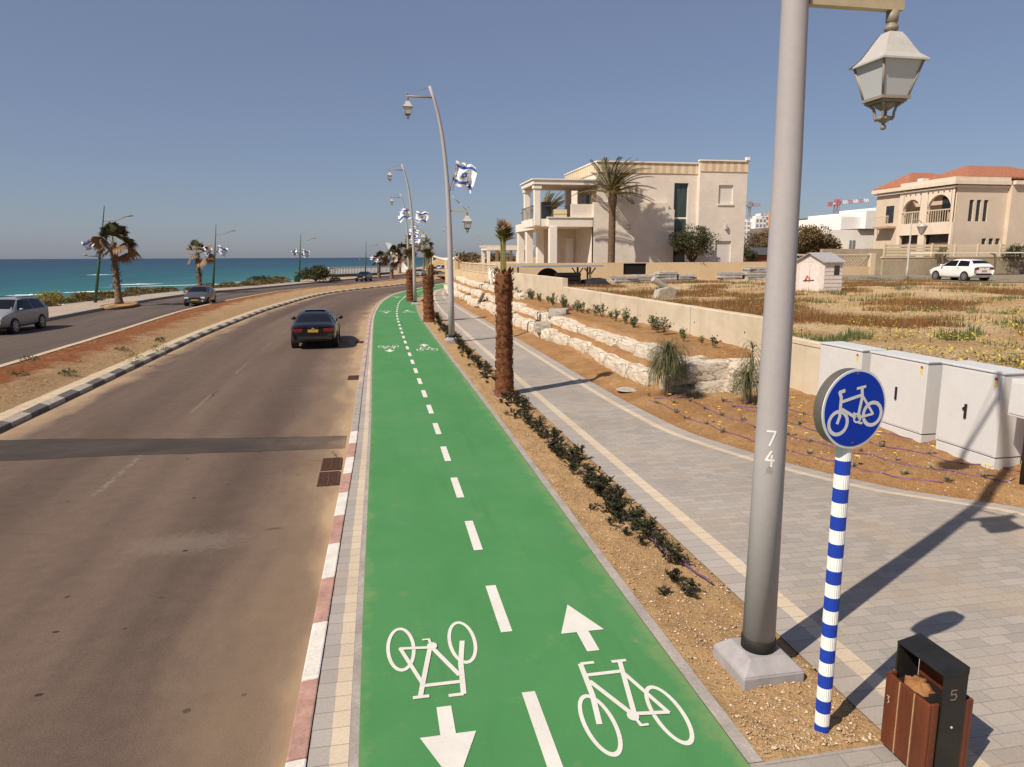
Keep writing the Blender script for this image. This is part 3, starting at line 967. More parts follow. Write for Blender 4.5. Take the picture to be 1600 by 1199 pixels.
flag(3.22, 29.44, 6.4, .90, .84, -.25, 'large rippling white flag with blue stripes on the first distant lamp post', 3, .32, 1.6)
flag(3.3, 29.25, 6.4, .6, .8, .5, 'second pale flag partly behind the large flag on the same lamp post', 5, .1, 1.4)
flag(3.08, 53.4, 6.0, .95, .75, -.15, 'small white flag fluttering right of the second distant lamp post', 8, .05, 1.6)
flag(2.86, 53.4, 6.3, .9, .75, math.pi - .2, 'small white flag fluttering left of the second distant lamp post', 9, .35, 1.6)
flag(3.85, 77.4, 5.9, 1.1, .9, -.3, 'tiny crumpled white flag low on the lamp post at the bend', 12, .3, 2)
flag(3.9, 77.2, 4.9, 1.05, .8, -.4, 'tiny crumpled flag lowest on the lamp post at the bend', 14, .3, 2)

# ---------------------------------------------------------------- bicycle sign
sg = empty('traffic_sign', (3.17, 4.26, 0), R(9))
tag(sg, 'round blue bicycle sign on a blue and white banded post', 'traffic sign')
p = MB()
nb = 44; rings = []
def ribr(k): return .050 + (.0022 if k % 2 else 0)
zs = [0]
seg = 2.2 / 21.5
for i in range(22): zs.append(min(2.2, .055 + seg * i) if i else .055)
zs = [0, .06] + [.06 + (2.2 - .06) / 21 * (i + 1) for i in range(21)]
for z in zs: rings.append([p.vert((ribr(k) * math.cos(2 * math.pi * k / nb), ribr(k) * math.sin(2 * math.pi * k / nb), z)) for k in range(nb)])
for i in range(len(rings) - 1):
    for k in range(nb):
        l = (k + 1) % nb
        p.face((rings[i][k], rings[i][l], rings[i + 1][l], rings[i + 1][k]), (0 if i % 2 == 0 else 1), False)
p.face(rings[-1], 1)
p.build('banded_post', [M['bandblue'], M['signwhite']], sg)
SZ, SR = 2.47, .275
d = MB(); n = 64
d.tube([(0, .025, SZ), (0, -.055, SZ)], SR - .004, n, 0, True, False)
d.build('sign_shell', M['signgrey'], sg)
d = MB(); d.tube([(0, -.0555, SZ), (0, -.064, SZ)], SR, n, 0, True, False); d.build('sign_rim', M['symbol'], sg)
d = MB(); d.tube([(0, -.0642, SZ), (0, -.0665, SZ)], SR - .016, n, 0, True, False); fc = d.build('sign_face', M['signblue'], sg)
b = MB()
SRO = R(8)
def TS(p, z): return (p.x * math.cos(SRO) - p.y * math.sin(SRO), -.0667 - z, SZ + p.x * math.sin(SRO) + p.y * math.cos(SRO))
s_ = .275 / .36
for_w = 1.3
def S(pts): return [(x * s_, y * s_) for x, y in pts]
def lay(k): return .0004 + .0003 * k
# drawn to the photographed pictogram: front wheel on the left
ring(b, S([(-.195, -.085)])[0], .066, .066, .026, .026, lay(0), TS, 36)
ring(b, S([(.195, -.085)])[0], .066, .066, .026, .026, lay(1), TS, 36)
stroke(b, S([(-.205, -.085), (-.175, -.03), (-.15, .14)]), .025, lay(2), TS)
stroke(b, S([(-.15, .14), (-.165, .19), (-.11, .195)]), .025, lay(3), TS)
stroke(b, S([(-.145, .10), (.085, .115)]), .022, lay(4), TS)
stroke(b, S([(-.145, .03), (.0, -.075)]), .022, lay(5), TS)
stroke(b, S([(.085, .18), (.085, .1), (.03, -.07)]), .025, lay(6), TS)
stroke(b, S([(.03, .185), (.125, .185)]), .018, lay(7), TS)
stroke(b, S([(.085, .11), (.20, -.085)]), .018, lay(8), TS)
stroke(b, S([(.03, -.085), (.20, -.085)]), .018, lay(9), TS)
ring(b, S([(.018, -.085)])[0], .022, .022, .014, .014, lay(10), TS, 24)
stroke(b, S([(-.02, -.03), (.0, -.05)]), .016, lay(11), TS); stroke(b, S([(.03, -.13), (.07, -.145)]), .016, lay(12), TS)
b.build('bicycle_symbol', M['symbol'], fc)
b = MB()
for zz in (.245, -.235): b.tube([(0, -.0665, SZ + zz), (0, -.071, SZ + zz)], .008, 10, 0)
b.build('rivet', M['lampdark'], fc)

# ---------------------------------------------------------------- litter bin
bn = empty('litter_bin', (3.635, 3.81, 0))
tag(bn, 'litter bin of dark red boards under a black metal hood on the paving', 'litter bin')
def BX(x0, x1, y0, y1, z0, z1, nm, mt, bv=.006, par=bn):
    q = MB(); q.box(x0, x1, y0, y1, z0, z1); o = q.build(nm, mt, par)
    return bevel(o, bv) if bv else o
hx, hy, zt = .17, .205, .60
for k in range(3):      # boards on the road face and the far face
    a = -hy + k * (2 * hy / 3) + .004; e = -hy + (k + 1) * (2 * hy / 3) - .004
    BX(-hx, -hx + .022, a, e, .05, zt, 'wood_board', M['wood']); BX(hx - .022, hx, a, e, .05, zt, 'wood_board', M['wood'])
for sy in (-1, 1):      # end boards either side of the black frame
    for sx in (-1, 1):
        x0, x1 = sorted((sx * (hx - .024), sx * .092)); y0, y1 = sorted((sy * (hy - .002), sy * (hy - .022)))
        BX(x0, x1, y0, y1, .05, zt, 'wood_board', M['wood'])
h = MB()
for sy in (-1, 1):
    y0, y1 = sorted((sy * (hy + .012), sy * (hy - .004)))
    h.box(-.09, .09, y0, y1, .02, .80)
h.prism([(-.092, -hy - .014, .80), (.092, -hy - .014, .80), (.092, -hy - .014, .855), (-.092, -hy - .014, .815)], (0, 2 * hy + .028, 0))
bevel(h.build('metal_hood', M['black'], bn), .004)
BX(-hx + .024, hx - .024, -hy + .024, hy - .024, .03, .07, 'bin_floor', M['black'], 0)
BX(.085, .097, -hy + .01, hy - .01, .56, .80, 'back_board', M['wood'])
lb = MB()
lb.box(-.125, .125, -.17, .17, .08, .56)
ln = lb.build('inner_liner', M['black'], bn)
bg_ = MB(); bg_.blob((-.03, .04, .545), (.095, .11, .055), 10, 0, .55, 9, 3); bg_.build('paper_bag', M['bag'], bn)
ed = MB()
for k in (1, 2):
    yy = -hy + k * (2 * hy / 3)
    ed.box(-hx - .0015, -hx + .01, yy - .0035, yy + .0035, .05, zt - .004)
ed.build('board_gap', M['woodlight'], bn)
sc_ = MB(); sc_.lathe([(.008, 0), (.008, .004)], 10)
sc_.v = [(p[0] + .0, -hy - .012 - p[2], p[1] + .43) for p in sc_.v]
sc_.build('screw', M['symbol'], bn)
t5 = MB()
def T5(p, z): return (p.x - .01, -hy - .0125 - z, .665 + p.y)
for k, sk in enumerate([[(-.018, .035), (.02, .035)], [(-.018, .035), (-.02, .006)], [(-.02, .006), (.012, .008), (.022, -.012), (.01, -.033), (-.022, -.03)]]): stroke(t5, sk, .009, .0006 + .0004 * k, T5)
t5.build('painted_number', simple_cache('faint_number', (.22, .17, .12)), bn)
sq = MB()
def TQ(p, z): return (-hx - .0006 - z, -p.x + hy - .045, .40 + p.y)
stroke(sq, [(-.015, .03), (.01, .033), (-.002, .012), (.012, .0), (.0, -.02)], .006, .0004, TQ)
sq.build('scribble', simple_cache('pale_scribble', (.5, .42, .36)), bn)

# ---------------------------------------------------------------- electric cabinets
for i, (ya, yb, zb, ztop, lb_) in enumerate(((12.38, 13.73, .06, 1.66, 'white electric cabinet at the left end of the three, partly behind the blue sign'), (10.66, 12.13, .06, 1.67, 'white electric cabinet in the middle of the three'), (9.12, 10.34, .06, 1.72, 'white electric cabinet nearest the camera, crossed by the lamp post shadow'))):
    c = empty('electric_cabinet', (9.45, ya, 0)); tag(c, lb_, 'electric cabinet', 'white electric cabinets below the field')
    L = yb - ya
    BX(.012, .50, .012, L - .012, zb - .25, .345, 'plinth', M['cab'], .008, c)
    BX(.02, .48, .02, L - .02, .345, .362, 'seam', M['seam'], 0, c)
    BX(0, .50, 0, L, .362, ztop - .04, 'cabinet_body', M['cab'], .008, c)
    BX(-.02, .53, -.02, L + .02, ztop - .038, ztop, 'cabinet_lid', M['cabtop'], .01, c)
    d = MB(); d.box(-.006, -.0005, .05, L - .05, .39, ztop - .07); dd = bevel(d.build('door', M['cab'], c), .003)
    hd = MB(); hy_ = L * (.47 if i == 1 else .52); hd.box(-.03, -.007, hy_ - .022, hy_ + .022, .86, 1.10)
    if i == 2: hd.prism([(-.03, hy_ + .02, 1.0), (-.03, hy_ + .06, .99), (-.03, hy_ + .06, 1.03), (-.03, hy_ + .02, 1.06)], (.012, 0, 0))
    bevel(hd.build('door_handle', M['black'], dd), .006)
    st = MB()
    st.box(-.008, -.0065, .10, .16, ztop - .145, ztop - .10, 0); st.box(-.008, -.0065, .10, .16, ztop - .25, ztop - .148, 1)
    st.build('warning_sticker', [M['stickred'], M['stickyel']], dd)
mt_ = empty('meter_box', (9.3, 8.45, 0)); tag(mt_, 'small white meter box on a dark post at the right edge of the photo', 'meter box')
BX(0, .30, 0, .40, 1.12, 1.68, 'box_body', M['cab'], .01, mt_)
BX(-.012, -.001, .03, .37, 1.16, 1.64, 'box_door', M['cab'], .004, mt_)
pm = MB(); pm.tube([(.15, .15, -.05), (.15, .15, 1.13)], .04, 12, 0); pm.build('post', M['black'], mt_)

# ---------------------------------------------------------------- drain grates
def grate(x, y, rz, lb_):
    o = empty('drain_grate', (x, y, ROADZ), rz); tag(o, lb_, 'drain grate', 'rusty drain grates at the kerb')
    f = MB(); wx, wy = .17, .37
    for a in (-wx, -.012, wx - .025): f.box(a, a + .025, -wy, wy, .002, .022)
    for a in (-wy, wy - .03): f.box(-wx, wx, a, a + .03, .003, .0215)
    for k in range(15):
        yy = -wy + .06 + k * .0435
        f.box(-wx + .02, wx - .02, yy, yy + .02, .004, .018)
    f.build('grate_frame', M['rust'], o)
    v = MB(); v.poly([(-wx, -wy, .0015), (wx, -wy, .0015), (wx, wy, .0015), (-wx, wy, .0015)]); v.build('drain_opening', M['void'], o)
    return o
grate(-.85, 11.70, .01, 'rusty drain grate nearer of the two side by side')
grate(-.85, 12.56, .01, 'rusty drain grate farther of the two side by side')
grate(-.70, 31.3, -.01, 'small rusty drain grate level with the black car')
grate(-.70, 21.9, -.01, 'rusty drain at the lowered kerb before the black car')

# ---------------------------------------------------------------- retaining wall
rw = empty('retaining_wall', (WALLX, 16.4, 0)); tag(rw, 'long cast concrete retaining wall stepping up away from the cabinets', 'wall')
def wallseg(y0, y1, zt_, nm, x0=0, th=.28):
    n = max(2, int((y1 - y0) / .7)); q = MB(); prev = None
    for k in range(n + 1):
        y = y0 + (y1 - y0) * k / n
        dz = .012 * noise.noise(Vector((y * .9, zt_, 0)))
        row = [q.vert((x, y, z)) for x, z in ((x0, -.3), (x0, zt_ - .02 + dz), (x0 + .02, zt_ + dz), (x0 + th, zt_ + dz), (x0 + th, -.3))]
        if prev:
            for i in range(4): q.face((prev[i], row[i], row[i + 1], prev[i + 1]))
        else: q.face(row)
        prev = row
    q.face(prev[::-1])
    return q.build(nm, M['conc'], rw)
wallseg(0, 20.2, 1.93, 'wall_panel'); wallseg(20.203, 41.2, 2.38, 'wall_panel', -.01)
wallseg(-30.2, -.002, 1.52, 'low_wall', .2, .2)
jm = MB()
for y in (4.6, 9.2, 13.8, 27): jm.box(-.004 - (.01 if y > 20 else 0), .01, y - .012, y + .012, 0, (2.36 if y > 20 else 1.92))
jm.build('wall_joint', simple_cache('joint_grey', (.22, .19, .15)), rw)
tb = MB()
for k in range(11):
    y = 1.2 + k * 1.55; z = 1.45 + .1 * random.random() - .25 * (k % 2)
    tb.tube([(-.004, y, z), (.01, y, z)], .028, 8, 0)
tb.build('tie_hole', M['void'], rw)

# ---------------------------------------------------------------- limestone blocks, each its own
stone_meshes = []
for k in range(14):
    rnd = random.Random(k)
    mb = MB(); nx, ny, nz = 9, 5, 4
    planes = []
    for q in range(11):
        nn = Vector((rnd.uniform(-1, 1), rnd.uniform(-1, 1), rnd.uniform(-.6, 1))).normalized()
        planes.append((nn, rnd.uniform(.45, .60) * (abs(nn.x) + abs(nn.y) + abs(nn.z)) * .86))
    grid = {}
    def key(i, j, l): return (i, j, l)
    def vtx(i, j, l):
        if (i, j, l) in grid: return grid[(i, j, l)]
        u, v, w_ = i / nx - .5, j / ny - .5, l / nz - .5
        p = Vector((u, v, w_))
        e = sum(1 for q in (u, v, w_) if abs(q) > .49)
        f = 1 - (.05 if e == 2 else .11 if e == 3 else 0)
        p = Vector((u * f, v * f, w_ * f))
        for nn, dd in planes:
            ex = p.dot(nn) - dd
            if ex > 0: p -= nn * ex
        p += .06 * Vector((noise.noise(p * 4 + Vector((k * 5, 0, 0))), noise.noise(p * 4 + Vector((0, k * 5, 0))), noise.noise(p * 5 + Vector((0, 0, k * 5)))))
        p += .02 * Vector((noise.noise(p * 13 + Vector((k, 0, 0))), noise.noise(p * 13 + Vector((0, k, 0))), noise.noise(p * 13 + Vector((0, 0, k)))))
        grid[(i, j, l)] = mb.vert(p); return grid[(i, j, l)]
    for i in range(nx):
        for j in range(ny):
            mb.face((vtx(i, j, 0), vtx(i, j + 1, 0), vtx(i + 1, j + 1, 0), vtx(i + 1, j, 0)), 0, False)
            mb.face((vtx(i, j, nz), vtx(i + 1, j, nz), vtx(i + 1, j + 1, nz), vtx(i, j + 1, nz)), 0, False)
    for i in range(nx):
        for l in range(nz):
            mb.face((vtx(i, 0, l), vtx(i + 1, 0, l), vtx(i + 1, 0, l + 1), vtx(i, 0, l + 1)), 0, False)
            mb.face((vtx(i, ny, l), vtx(i, ny, l + 1), vtx(i + 1, ny, l + 1), vtx(i + 1, ny, l)), 0, False)
    for j in range(ny):
        for l in range(nz):
            mb.face((vtx(0, j, l), vtx(0, j, l + 1), vtx(0, j + 1, l + 1), vtx(0, j + 1, l)), 0, False)
            mb.face((vtx(nx, j, l), vtx(nx, j + 1, l), vtx(nx, j + 1, l + 1), vtx(nx, j, l + 1)), 0, False)
    o = mb.build('limestone_block', M['lime']); stone_meshes.append(o.data)
    bpy.data.objects.remove(o)
def stone(x, y, z, sx, sy, sz, rz, label, mesh=None, group='limestone blocks of the terraces'):
    o = bpy.data.objects.new('limestone_block', mesh or random.choice(stone_meshes))
    COL.objects.link(o); o.location = (x, y, z); o.scale = (sx, sy, sz); o.rotation_euler = (random.uniform(-.04, .04), random.uniform(-.04, .04), rz)
    tag(o, label, 'stone block', group)
    return o
rr = random.Random(21)
for row, (fx, zb, ht, lab) in enumerate(((6.88, .05, .52, 'rough white limestone block in the lowest terrace row along the sidewalk bed'), (7.5, .46, .50, 'rough white limestone block in the second terrace row below the wall'))):
    y = 17.3 if row == 0 else 16.9
    while y < 79:
        L = rr.uniform(1.3, 2.6); D = rr.uniform(.75, 1.0)
        x = fx + D / 2 + rr.uniform(-.10, .10) + (.25 * math.sin(y * .35)) * (.5 if row == 0 else .3)
        if y > 66: x += (y - 66) * .06
        stone(x, y + L / 2, zb + ht / 2 + rr.uniform(-.06, .06), L * 1.06, D, ht * rr.uniform(.86, 1.04), math.pi / 2 + rr.uniform(-.08, .08), lab)
        y += L
y = 41
while y < 79:
    L = rr.uniform(1.1, 2.2)
    stone(8.75 + rr.uniform(-.12, .12) + (max(0, y - 66) * .05), y + L / 2, 1.12, L, .8, .5, math.pi / 2 + rr.uniform(-.1, .1), 'rough white limestone block in the topmost terrace row, far end near the fence')
    y += L * (1.0 if y > 48 else 1.6)
for x, y, z, sx, sy, sz, rz, lb_ in ((8.15, 16.55, .62, 1.5, .8, .52, .12, 'flat white limestone block ending the upper row, left of the small yucca'), (9.25, 16.3, .66, 1.25, .8, .54, -.05, 'rust veined limestone block against the wall behind the lamp post'), (7.75, 16.75, .28, 1.25, .7, .42, .1, 'low white limestone block just right of the weeping grass'), (8.75, 15.75, .30, .8, .5, .28, .05, 'small loose white stone lying alone in front of the upper blocks'), (8.2, 16.15, .25, 1.0, .5, .4, -.1, 'white limestone block behind the dry grey shrub')):
    stone(x, y, z, sx, sy, sz, rz, lb_)
for x, y, z, sx, sy, sz, rz, lb_ in ((7.9, 30.2, 1.05, 1.1, .8, .42, 1.2, 'grey undercut boulder on the upper row right of the nearest palm'), (7.0, 29.4, .55, .9, .7, .38, 1.4, 'grey boulder on the lower row right of the nearest palm')):
    o = stone(x, y, z, sx, sy, sz, rz, lb_, None, 'grey boulders among the blocks')
    o.data = o.data.copy(); o.data.materials[0] = M['limegrey']
sl_ = MB(); sl_.box(-.45, .45, -.03, .03, 0, .7)
o = bevel(sl_.build('stone_slab', M['limegrey']), .02); o.location = (6.9, 47.5, .5); o.rotation_euler = (.5, .1, 1.2); tag(o, 'thin grey slab leaning on the blocks between the lamp post and the nearest palm', 'slab')
mc = MB(); mc.lathe([(.33, 0), (.33, .02), (.3, .03)], 24); o = mc.build('manhole_cover', M['debris']); o.location = (6.45, 17.35, .06); tag(o, 'round pale manhole cover at the sidewalk edge', 'manhole cover')

# ================================================================== PLANTS
def leaf(mb, p, d, L, wd, nrm, mi=0, bend=.0):
    """small pointed leaf: two quads folded on the midrib"""
    d = d.normalized(); s = d.cross(nrm)
    if s.length < .01: s = d.cross(Vector((1, 0, .3)))
    s.normalize(); n = s.cross(d)
    a = mb.vert(p); m1 = p + d * L * .5; t = mb.vert(p + d * L - n * bend * L)
    l = mb.vert(m1 + s * wd * .5 + n * wd * .15); r = mb.vert(m1 - s * wd * .5 + n * wd * .15)
    mb.face((a, r, t, l), mi)


def shrub_mesh(seed, h, rad, nst, nlf, L, mat, trunkm=True):
    rnd = random.Random(seed); mb = MB()
    for s in range(nst):
        a = rnd.uniform(0, 2 * math.pi); lean = rnd.uniform(.1, 1.0) * rad
        tip = Vector((math.cos(a) * lean, math.sin(a) * lean, h * rnd.uniform(.55, 1.05) * (1 - .3 * lean / rad)))
        base = Vector((math.cos(a) * .03, math.sin(a) * .03, -.03))
        mid = base.lerp(tip, .55) + Vector((0, 0, h * .1))
        mb.tube([base, mid, tip], [.006, .004, .002], 4, 1, False)
        for k in range(nlf):
            t = rnd.uniform(.25, 1.0)
            p = base.lerp(mid, t * 2) if t < .5 else mid.lerp(tip, t * 2 - 1)
            q = rnd.uniform(0, 2 * math.pi)
            d = Vector((math.cos(q), math.sin(q), rnd.uniform(-.1, 1.1)))
            leaf(mb, p, d, L * rnd.uniform(.7, 1.25), L * .42, Vector((rnd.uniform(-1, 1), rnd.uniform(-1, 1), 1)))
    return mb


protos = []
for k in range(5):
    o = shrub_mesh(k, .36, .27, 15, 19, .068, None).build('low_shrub', [M['leafdark'], M['trunk']])
    protos.append(o.data); bpy.data.objects.remove(o)
rp = random.Random(4)
def low_shrub(x, y, s, lb_):
    o = bpy.data.objects.new('low_shrub', rp.choice(protos)); COL.objects.link(o)
    o.location = (x, y, strip_z(x, y) - .01); o.scale = (s, s, s * rp.uniform(.8, 1.1)); o.rotation_euler.z = rp.uniform(0, 6.3)
    tag(o, lb_, 'shrub', 'dark low shrubs planted along the strip')
y = 6.45
while y < 60:
    if not (16.9 < y < 18.3 or 29.0 < y < 29.9 or 38.8 < y < 39.8):
        x = swL(y) - .42 + rp.uniform(-.13, .13)
        low_shrub(x, y, rp.choice((.55, .8, .9, 1.0, 1.15)) * (1.05 if y < 13 else 1), 'dark leaved low shrub in the row between the nearest palm and the large lamp post' if y < 17 else 'dark leaved low shrub in the row beyond the nearest palm' if y < 36 else 'small far dark shrub in the strip past the second palm')
        if rp.random() < .35: low_shrub(x - rp.uniform(.15, .3), y + .1, rp.uniform(.3, .5), 'small sparse shrub sprig beside the planted shrub row')
    y += rp.uniform(.30, .46) if y < 17 else rp.uniform(.42, .6) if y < 40 else .9
# green shrubs in the soil under the wall
protos2 = []
for k in range(4):
    o = shrub_mesh(50 + k, .6, .26, 9, 16, .10, None).build('wall_shrub', [M['leafmid'], M['trunk']])
    protos2.append(o.data); bpy.data.objects.remove(o)
y = 17.6
while y < 60:
    for q in range(1):
        x = 9.05 + rp.uniform(-.25, .25)
        o = bpy.data.objects.new('wall_shrub', rp.choice(protos2)); COL.objects.link(o)
        s = rp.uniform(.45, 1.15) * (1 if y > 19 else .6)
        o.location = (x, y, bank_z(x, y) - .02); o.scale = (s, s, s); o.rotation_euler.z = rp.uniform(0, 6.3)
        tag(o, 'young green shrub in the soil strip at the foot of the concrete wall', 'shrub', 'young shrubs along the concrete wall')
    y += rp.uniform(.5, 1.0)
# flower plants with yellow blooms in the bed
fm = []
for k in range(4):
    rnd = random.Random(k); mb = MB()
    for s in range(16):
        a = rnd.uniform(0, 6.3); d = Vector((math.cos(a), math.sin(a), rnd.uniform(.5, 1.6)))
        leaf(mb, Vector((0, 0, 0)), d, rnd.uniform(.06, .13), .018, Vector((0, 0, 1)), 0)
    if k < 3:
        for s in range(1 + k % 2):
            a = rnd.uniform(0, 6.3); tip = Vector((math.cos(a) * .07, math.sin(a) * .07, .16 + .03 * s))
            mb.tube([(0, 0, 0), tip], .003, 4, 0, False)
            for q in range(9):
                b = q * 2 * math.pi / 9
                leaf(mb, tip, Vector((math.cos(b), math.sin(b), .25)), .042, .024, Vector((0, 0, 1)), 1)
    o = mb.build('flower', [M['leafgrey'], M['petal']]); fm.append(o.data); bpy.data.objects.remove(o)
rf = random.Random(11)
for row in range(4):
    for k in range(17):
        y = 8.9 + k * .62 + rf.uniform(-.15, .15); x = swR(y) + .55 + row * .72 + rf.uniform(-.15, .15)
        if x > 9.2 or (y > 15.7 and x > 7) or (y > 17): continue
        o = bpy.data.objects.new('flower_plant', rf.choice(fm)); COL.objects.link(o)
        o.location = (x, y, bank_z(x, y)); o.rotation_euler.z = rf.uniform(0, 6.3); s = rf.uniform(.8, 1.35); o.scale = (s, s, s)
        tag(o, 'small grey leaved daisy plant in the brown soil bed beside the sidewalk', 'plant', 'daisy plants in the soil bed')
# drip pipes
def pipe(pts, lb_, zf=bank_z, r=.011):
    mb = MB(); P = []
    for a, b in zip(pts[:-1], pts[1:]):
        n = max(2, int((Vector(b) - Vector(a)).length / .12))
        for k in range(n):
            x = a[0] + (b[0] - a[0]) * k / n; y = a[1] + (b[1] - a[1]) * k / n
            x += .03 * math.sin(y * 3); P.append((x, y, zf(x, y) + r * (.7 + 1.1 * noise.noise(Vector((x * 3, y * 3, 1))))))
    mb.tube(P, r, 6, 0)
    return tag(mb.build('drip_pipe', M['pipe']), lb_, 'pipe', 'purple drip pipes on the soil')
for row in range(4):
    pts = [(swR(8.9 + k * .8) + .5 + row * .72, 8.9 + k * .8) for k in range(10)]
    pts = [p for p in pts if not (p[1] > 15.6 and p[0] > 7)]
    if row == 1: pts = [(pts[0][0] + .45, pts[0][1] - .1), (pts[0][0] + .15, pts[0][1] - .25)] + pts
    pipe(pts, ['thin purple drip pipe lying nearest the sidewalk edge', 'thin purple drip pipe second from the sidewalk edge, curled at its near end', 'thin purple drip pipe third from the sidewalk edge', 'thin purple drip pipe closest to the cabinets'][row])
pipe([(6.6, 15.95), (6.95, 15.7), (7.3, 15.75), (7.5, 16.0)], 'purple drip pipe looped at the foot of the weeping grass', r=.014)
pipe([(7.9, 14.6), (8.2, 14.2), (8.6, 14.3)], 'purple drip pipe curved beside the small yucca', r=.014)
pipe([(3.0, 18.1), (2.92, 17.6), (3.05, 17.25), (3.5, 17.3), (3.62, 17.7)], 'purple drip pipe looped around the foot of the nearest palm', lambda x, y: strip_z(x, y) + .03, .016)
pipe([(3.42, 6.6), (3.3, 7.4), (3.28, 8.0)], 'short purple drip pipe showing among the near shrubs', lambda x, y: strip_z(x, y) + .03, .012)


def weeping(x, y, z, h, rad, n, lb_, L=.9, wd=.016, trunk=.06):
    o = empty('grass_plant', (x, y, z)); tag(o, lb_, 'plant')
    rnd = random.Random(int(x * 100)); mb = MB(); t = MB()
    t.lathe([(trunk * 1.3, -.1), (trunk, .1), (trunk * .8, h * .6), (trunk * .6, h * .72)], 9, 0, jit=.1); t.build('stem', M['barkgrey'], o)
    for k in range(n):
        a = rnd.uniform(0, 2 * math.pi); e = rnd.uniform(.15, 1.3)
        p = Vector((0, 0, h * rnd.uniform(.38, .84))); d = Vector((math.cos(a) * math.cos(e), math.sin(a) * math.cos(e), math.sin(e)))
        s = Vector((-math.sin(a), math.cos(a), 0)) * wd / 2
        LL = L * rnd.uniform(.6, 1.15); seg = 7; prev = None
        for q in range(seg + 1):
            wq = 1 - (q / seg) ** 2 * .9
            row = (mb.vert(p - s * wq), mb.vert(p + s * wq))
            if prev: mb.face((prev[0], row[0], row[1], prev[1]), 0)
            prev = row
            p = p + d * LL / seg * (.75 if abs(p.x) + abs(p.y) > rad else 1)
            hz = math.hypot(p.x, p.y)
            d = (d + Vector((0, 0, -.42)) - (Vector((p.x, p.y, 0)) * .55 * (1 if hz > rad * .8 else 0))).normalized()
    mb.build('foliage', M['grassblade'], o)
    return o


weeping(6.97, 16.1, .12, 1.36, .20, 1000, 'tall weeping dark green grass plant in front of the white blocks', 1.05, .013)
weeping(8.24, 14.6, .2, .78, .15, 360, 'small spiky weeping plant close left of the large lamp post', .75, .013)
weeping(8.42, 14.75, .2, 1.55, .22, 130, 'slender yucca with a green tuft partly hidden by the lamp post', .55, .018, .04)
dg = MB(); rnd = random.Random(3)
for k in range(420):
    a = rnd.uniform(0, 6.3); d = Vector((math.cos(a), math.sin(a), rnd.uniform(.05, 1.2)))
    leaf(dg, Vector((rnd.uniform(-.1, .1), rnd.uniform(-.1, .1), 0)), d, rnd.uniform(.2, .42), .012, Vector((0, 0, 1)), 0, .2)
o = dg.build('dry_shrub', leafmat('dry_shrub_stem', (.10, .085, .065), (.22, .19, .15))); o.location = (7.5, 15.75, .14); tag(o, 'dark dry twiggy shrub lying right of the weeping grass', 'shrub')
# yucca on the terrace seen between the second lamp post and the nearest palm
weeping(6.55, 36.5, .1, 1.6, .35, 90, 'thin young yucca before the white blocks left of the nearest palm', .6, .03, .03)

# ---------------------------------------------------------------- young transplanted palms in the strip
def young_palm(x, y, trunk_h, stalk_h, tuft, rad, lb_, seed, lean=0):
    o = empty('young_palm', (x, y, 0), seed * 1.7); tag(o, lb_, 'palm tree', 'young palms in the planting strip')
    rnd = random.Random(seed)
    t = MB(); n = 18; prof = []
    for k in range(60):
        z = trunk_h * k / 59
        r = rad * (1.12 - .25 * z / trunk_h) * (1 + .05 * math.sin(z * 23)) + (.05 * math.exp(-z * 4)) + (.045 * sstep(trunk_h - .9, trunk_h - .35, z)) * (1 - .9 * sstep(trunk_h - .25, trunk_h, z))
        prof.append((r, z - .05))
    t.lathe(prof, n, 0, jit=.055)
    for k in range(int(520 * trunk_h / 3)):       # broken leaf bases: short ragged chips turned upwards
        z = rnd.uniform(.05, trunk_h); a = rnd.uniform(0, 6.3)
        top = sstep(trunk_h - 1.0, trunk_h - .2, z)
        r = rad * (1.1 - .25 * z / trunk_h) + .02 * top
        p = Vector((math.cos(a) * r, math.sin(a) * r, z)); d = Vector((math.cos(a) * (.35 + .5 * top), math.sin(a) * (.35 + .5 * top), 1))
        leaf(t, p, d, rnd.uniform(.05, .10) + .13 * top * rnd.random(), rnd.uniform(.05, .09), Vector((math.cos(a), math.sin(a), 0)), 0)
    t.build('trunk', M['barkred'], o)
    s = MB()
    for k in range(13):
        a = rnd.uniform(0, 6.3); r0 = rad * .42 * rnd.random() ** .5; r1 = r0 * .9 + .05 * rnd.random()
        s.tube([(math.cos(a) * r0, math.sin(a) * r0, trunk_h - .25), (math.cos(a) * r0 * .75, math.sin(a) * r0 * .75, trunk_h + stalk_h * .5), (math.cos(a) * r1, math.sin(a) * r1, trunk_h + stalk_h)], [.036, .024, .016], 6, 0, False)
    s.build('stalk', M['stalk'], o)
    f = MB()
    for k in range(26):
        a = rnd.uniform(0, 6.3); z = trunk_h + stalk_h * rnd.uniform(.72, 1.05)
        e = rnd.uniform(.75, 1.5)
        base = Vector((math.cos(a) * .05, math.sin(a) * .05, z))
        ax = Vector((math.cos(a) * math.cos(e), math.sin(a) * math.cos(e), math.sin(e)))
        sd_ = Vector((-math.sin(a), math.cos(a), 0)); mi = 0 if rnd.random() < .6 else 1
        LL = tuft * rnd.uniform(.55, 1.0)
        for q in range(15):
            th = (q / 14 - .5) * 1.25
            d = ax * math.cos(th) + sd_ * math.sin(th) + Vector((0, 0, rnd.uniform(-.25, .05)))
            leaf(f, base, d, LL * rnd.uniform(.7, 1), .035, ax.cross(sd_), mi, .18)
    f.build('crown', [M['tuft'], M['fanbrown']], o)
    return o


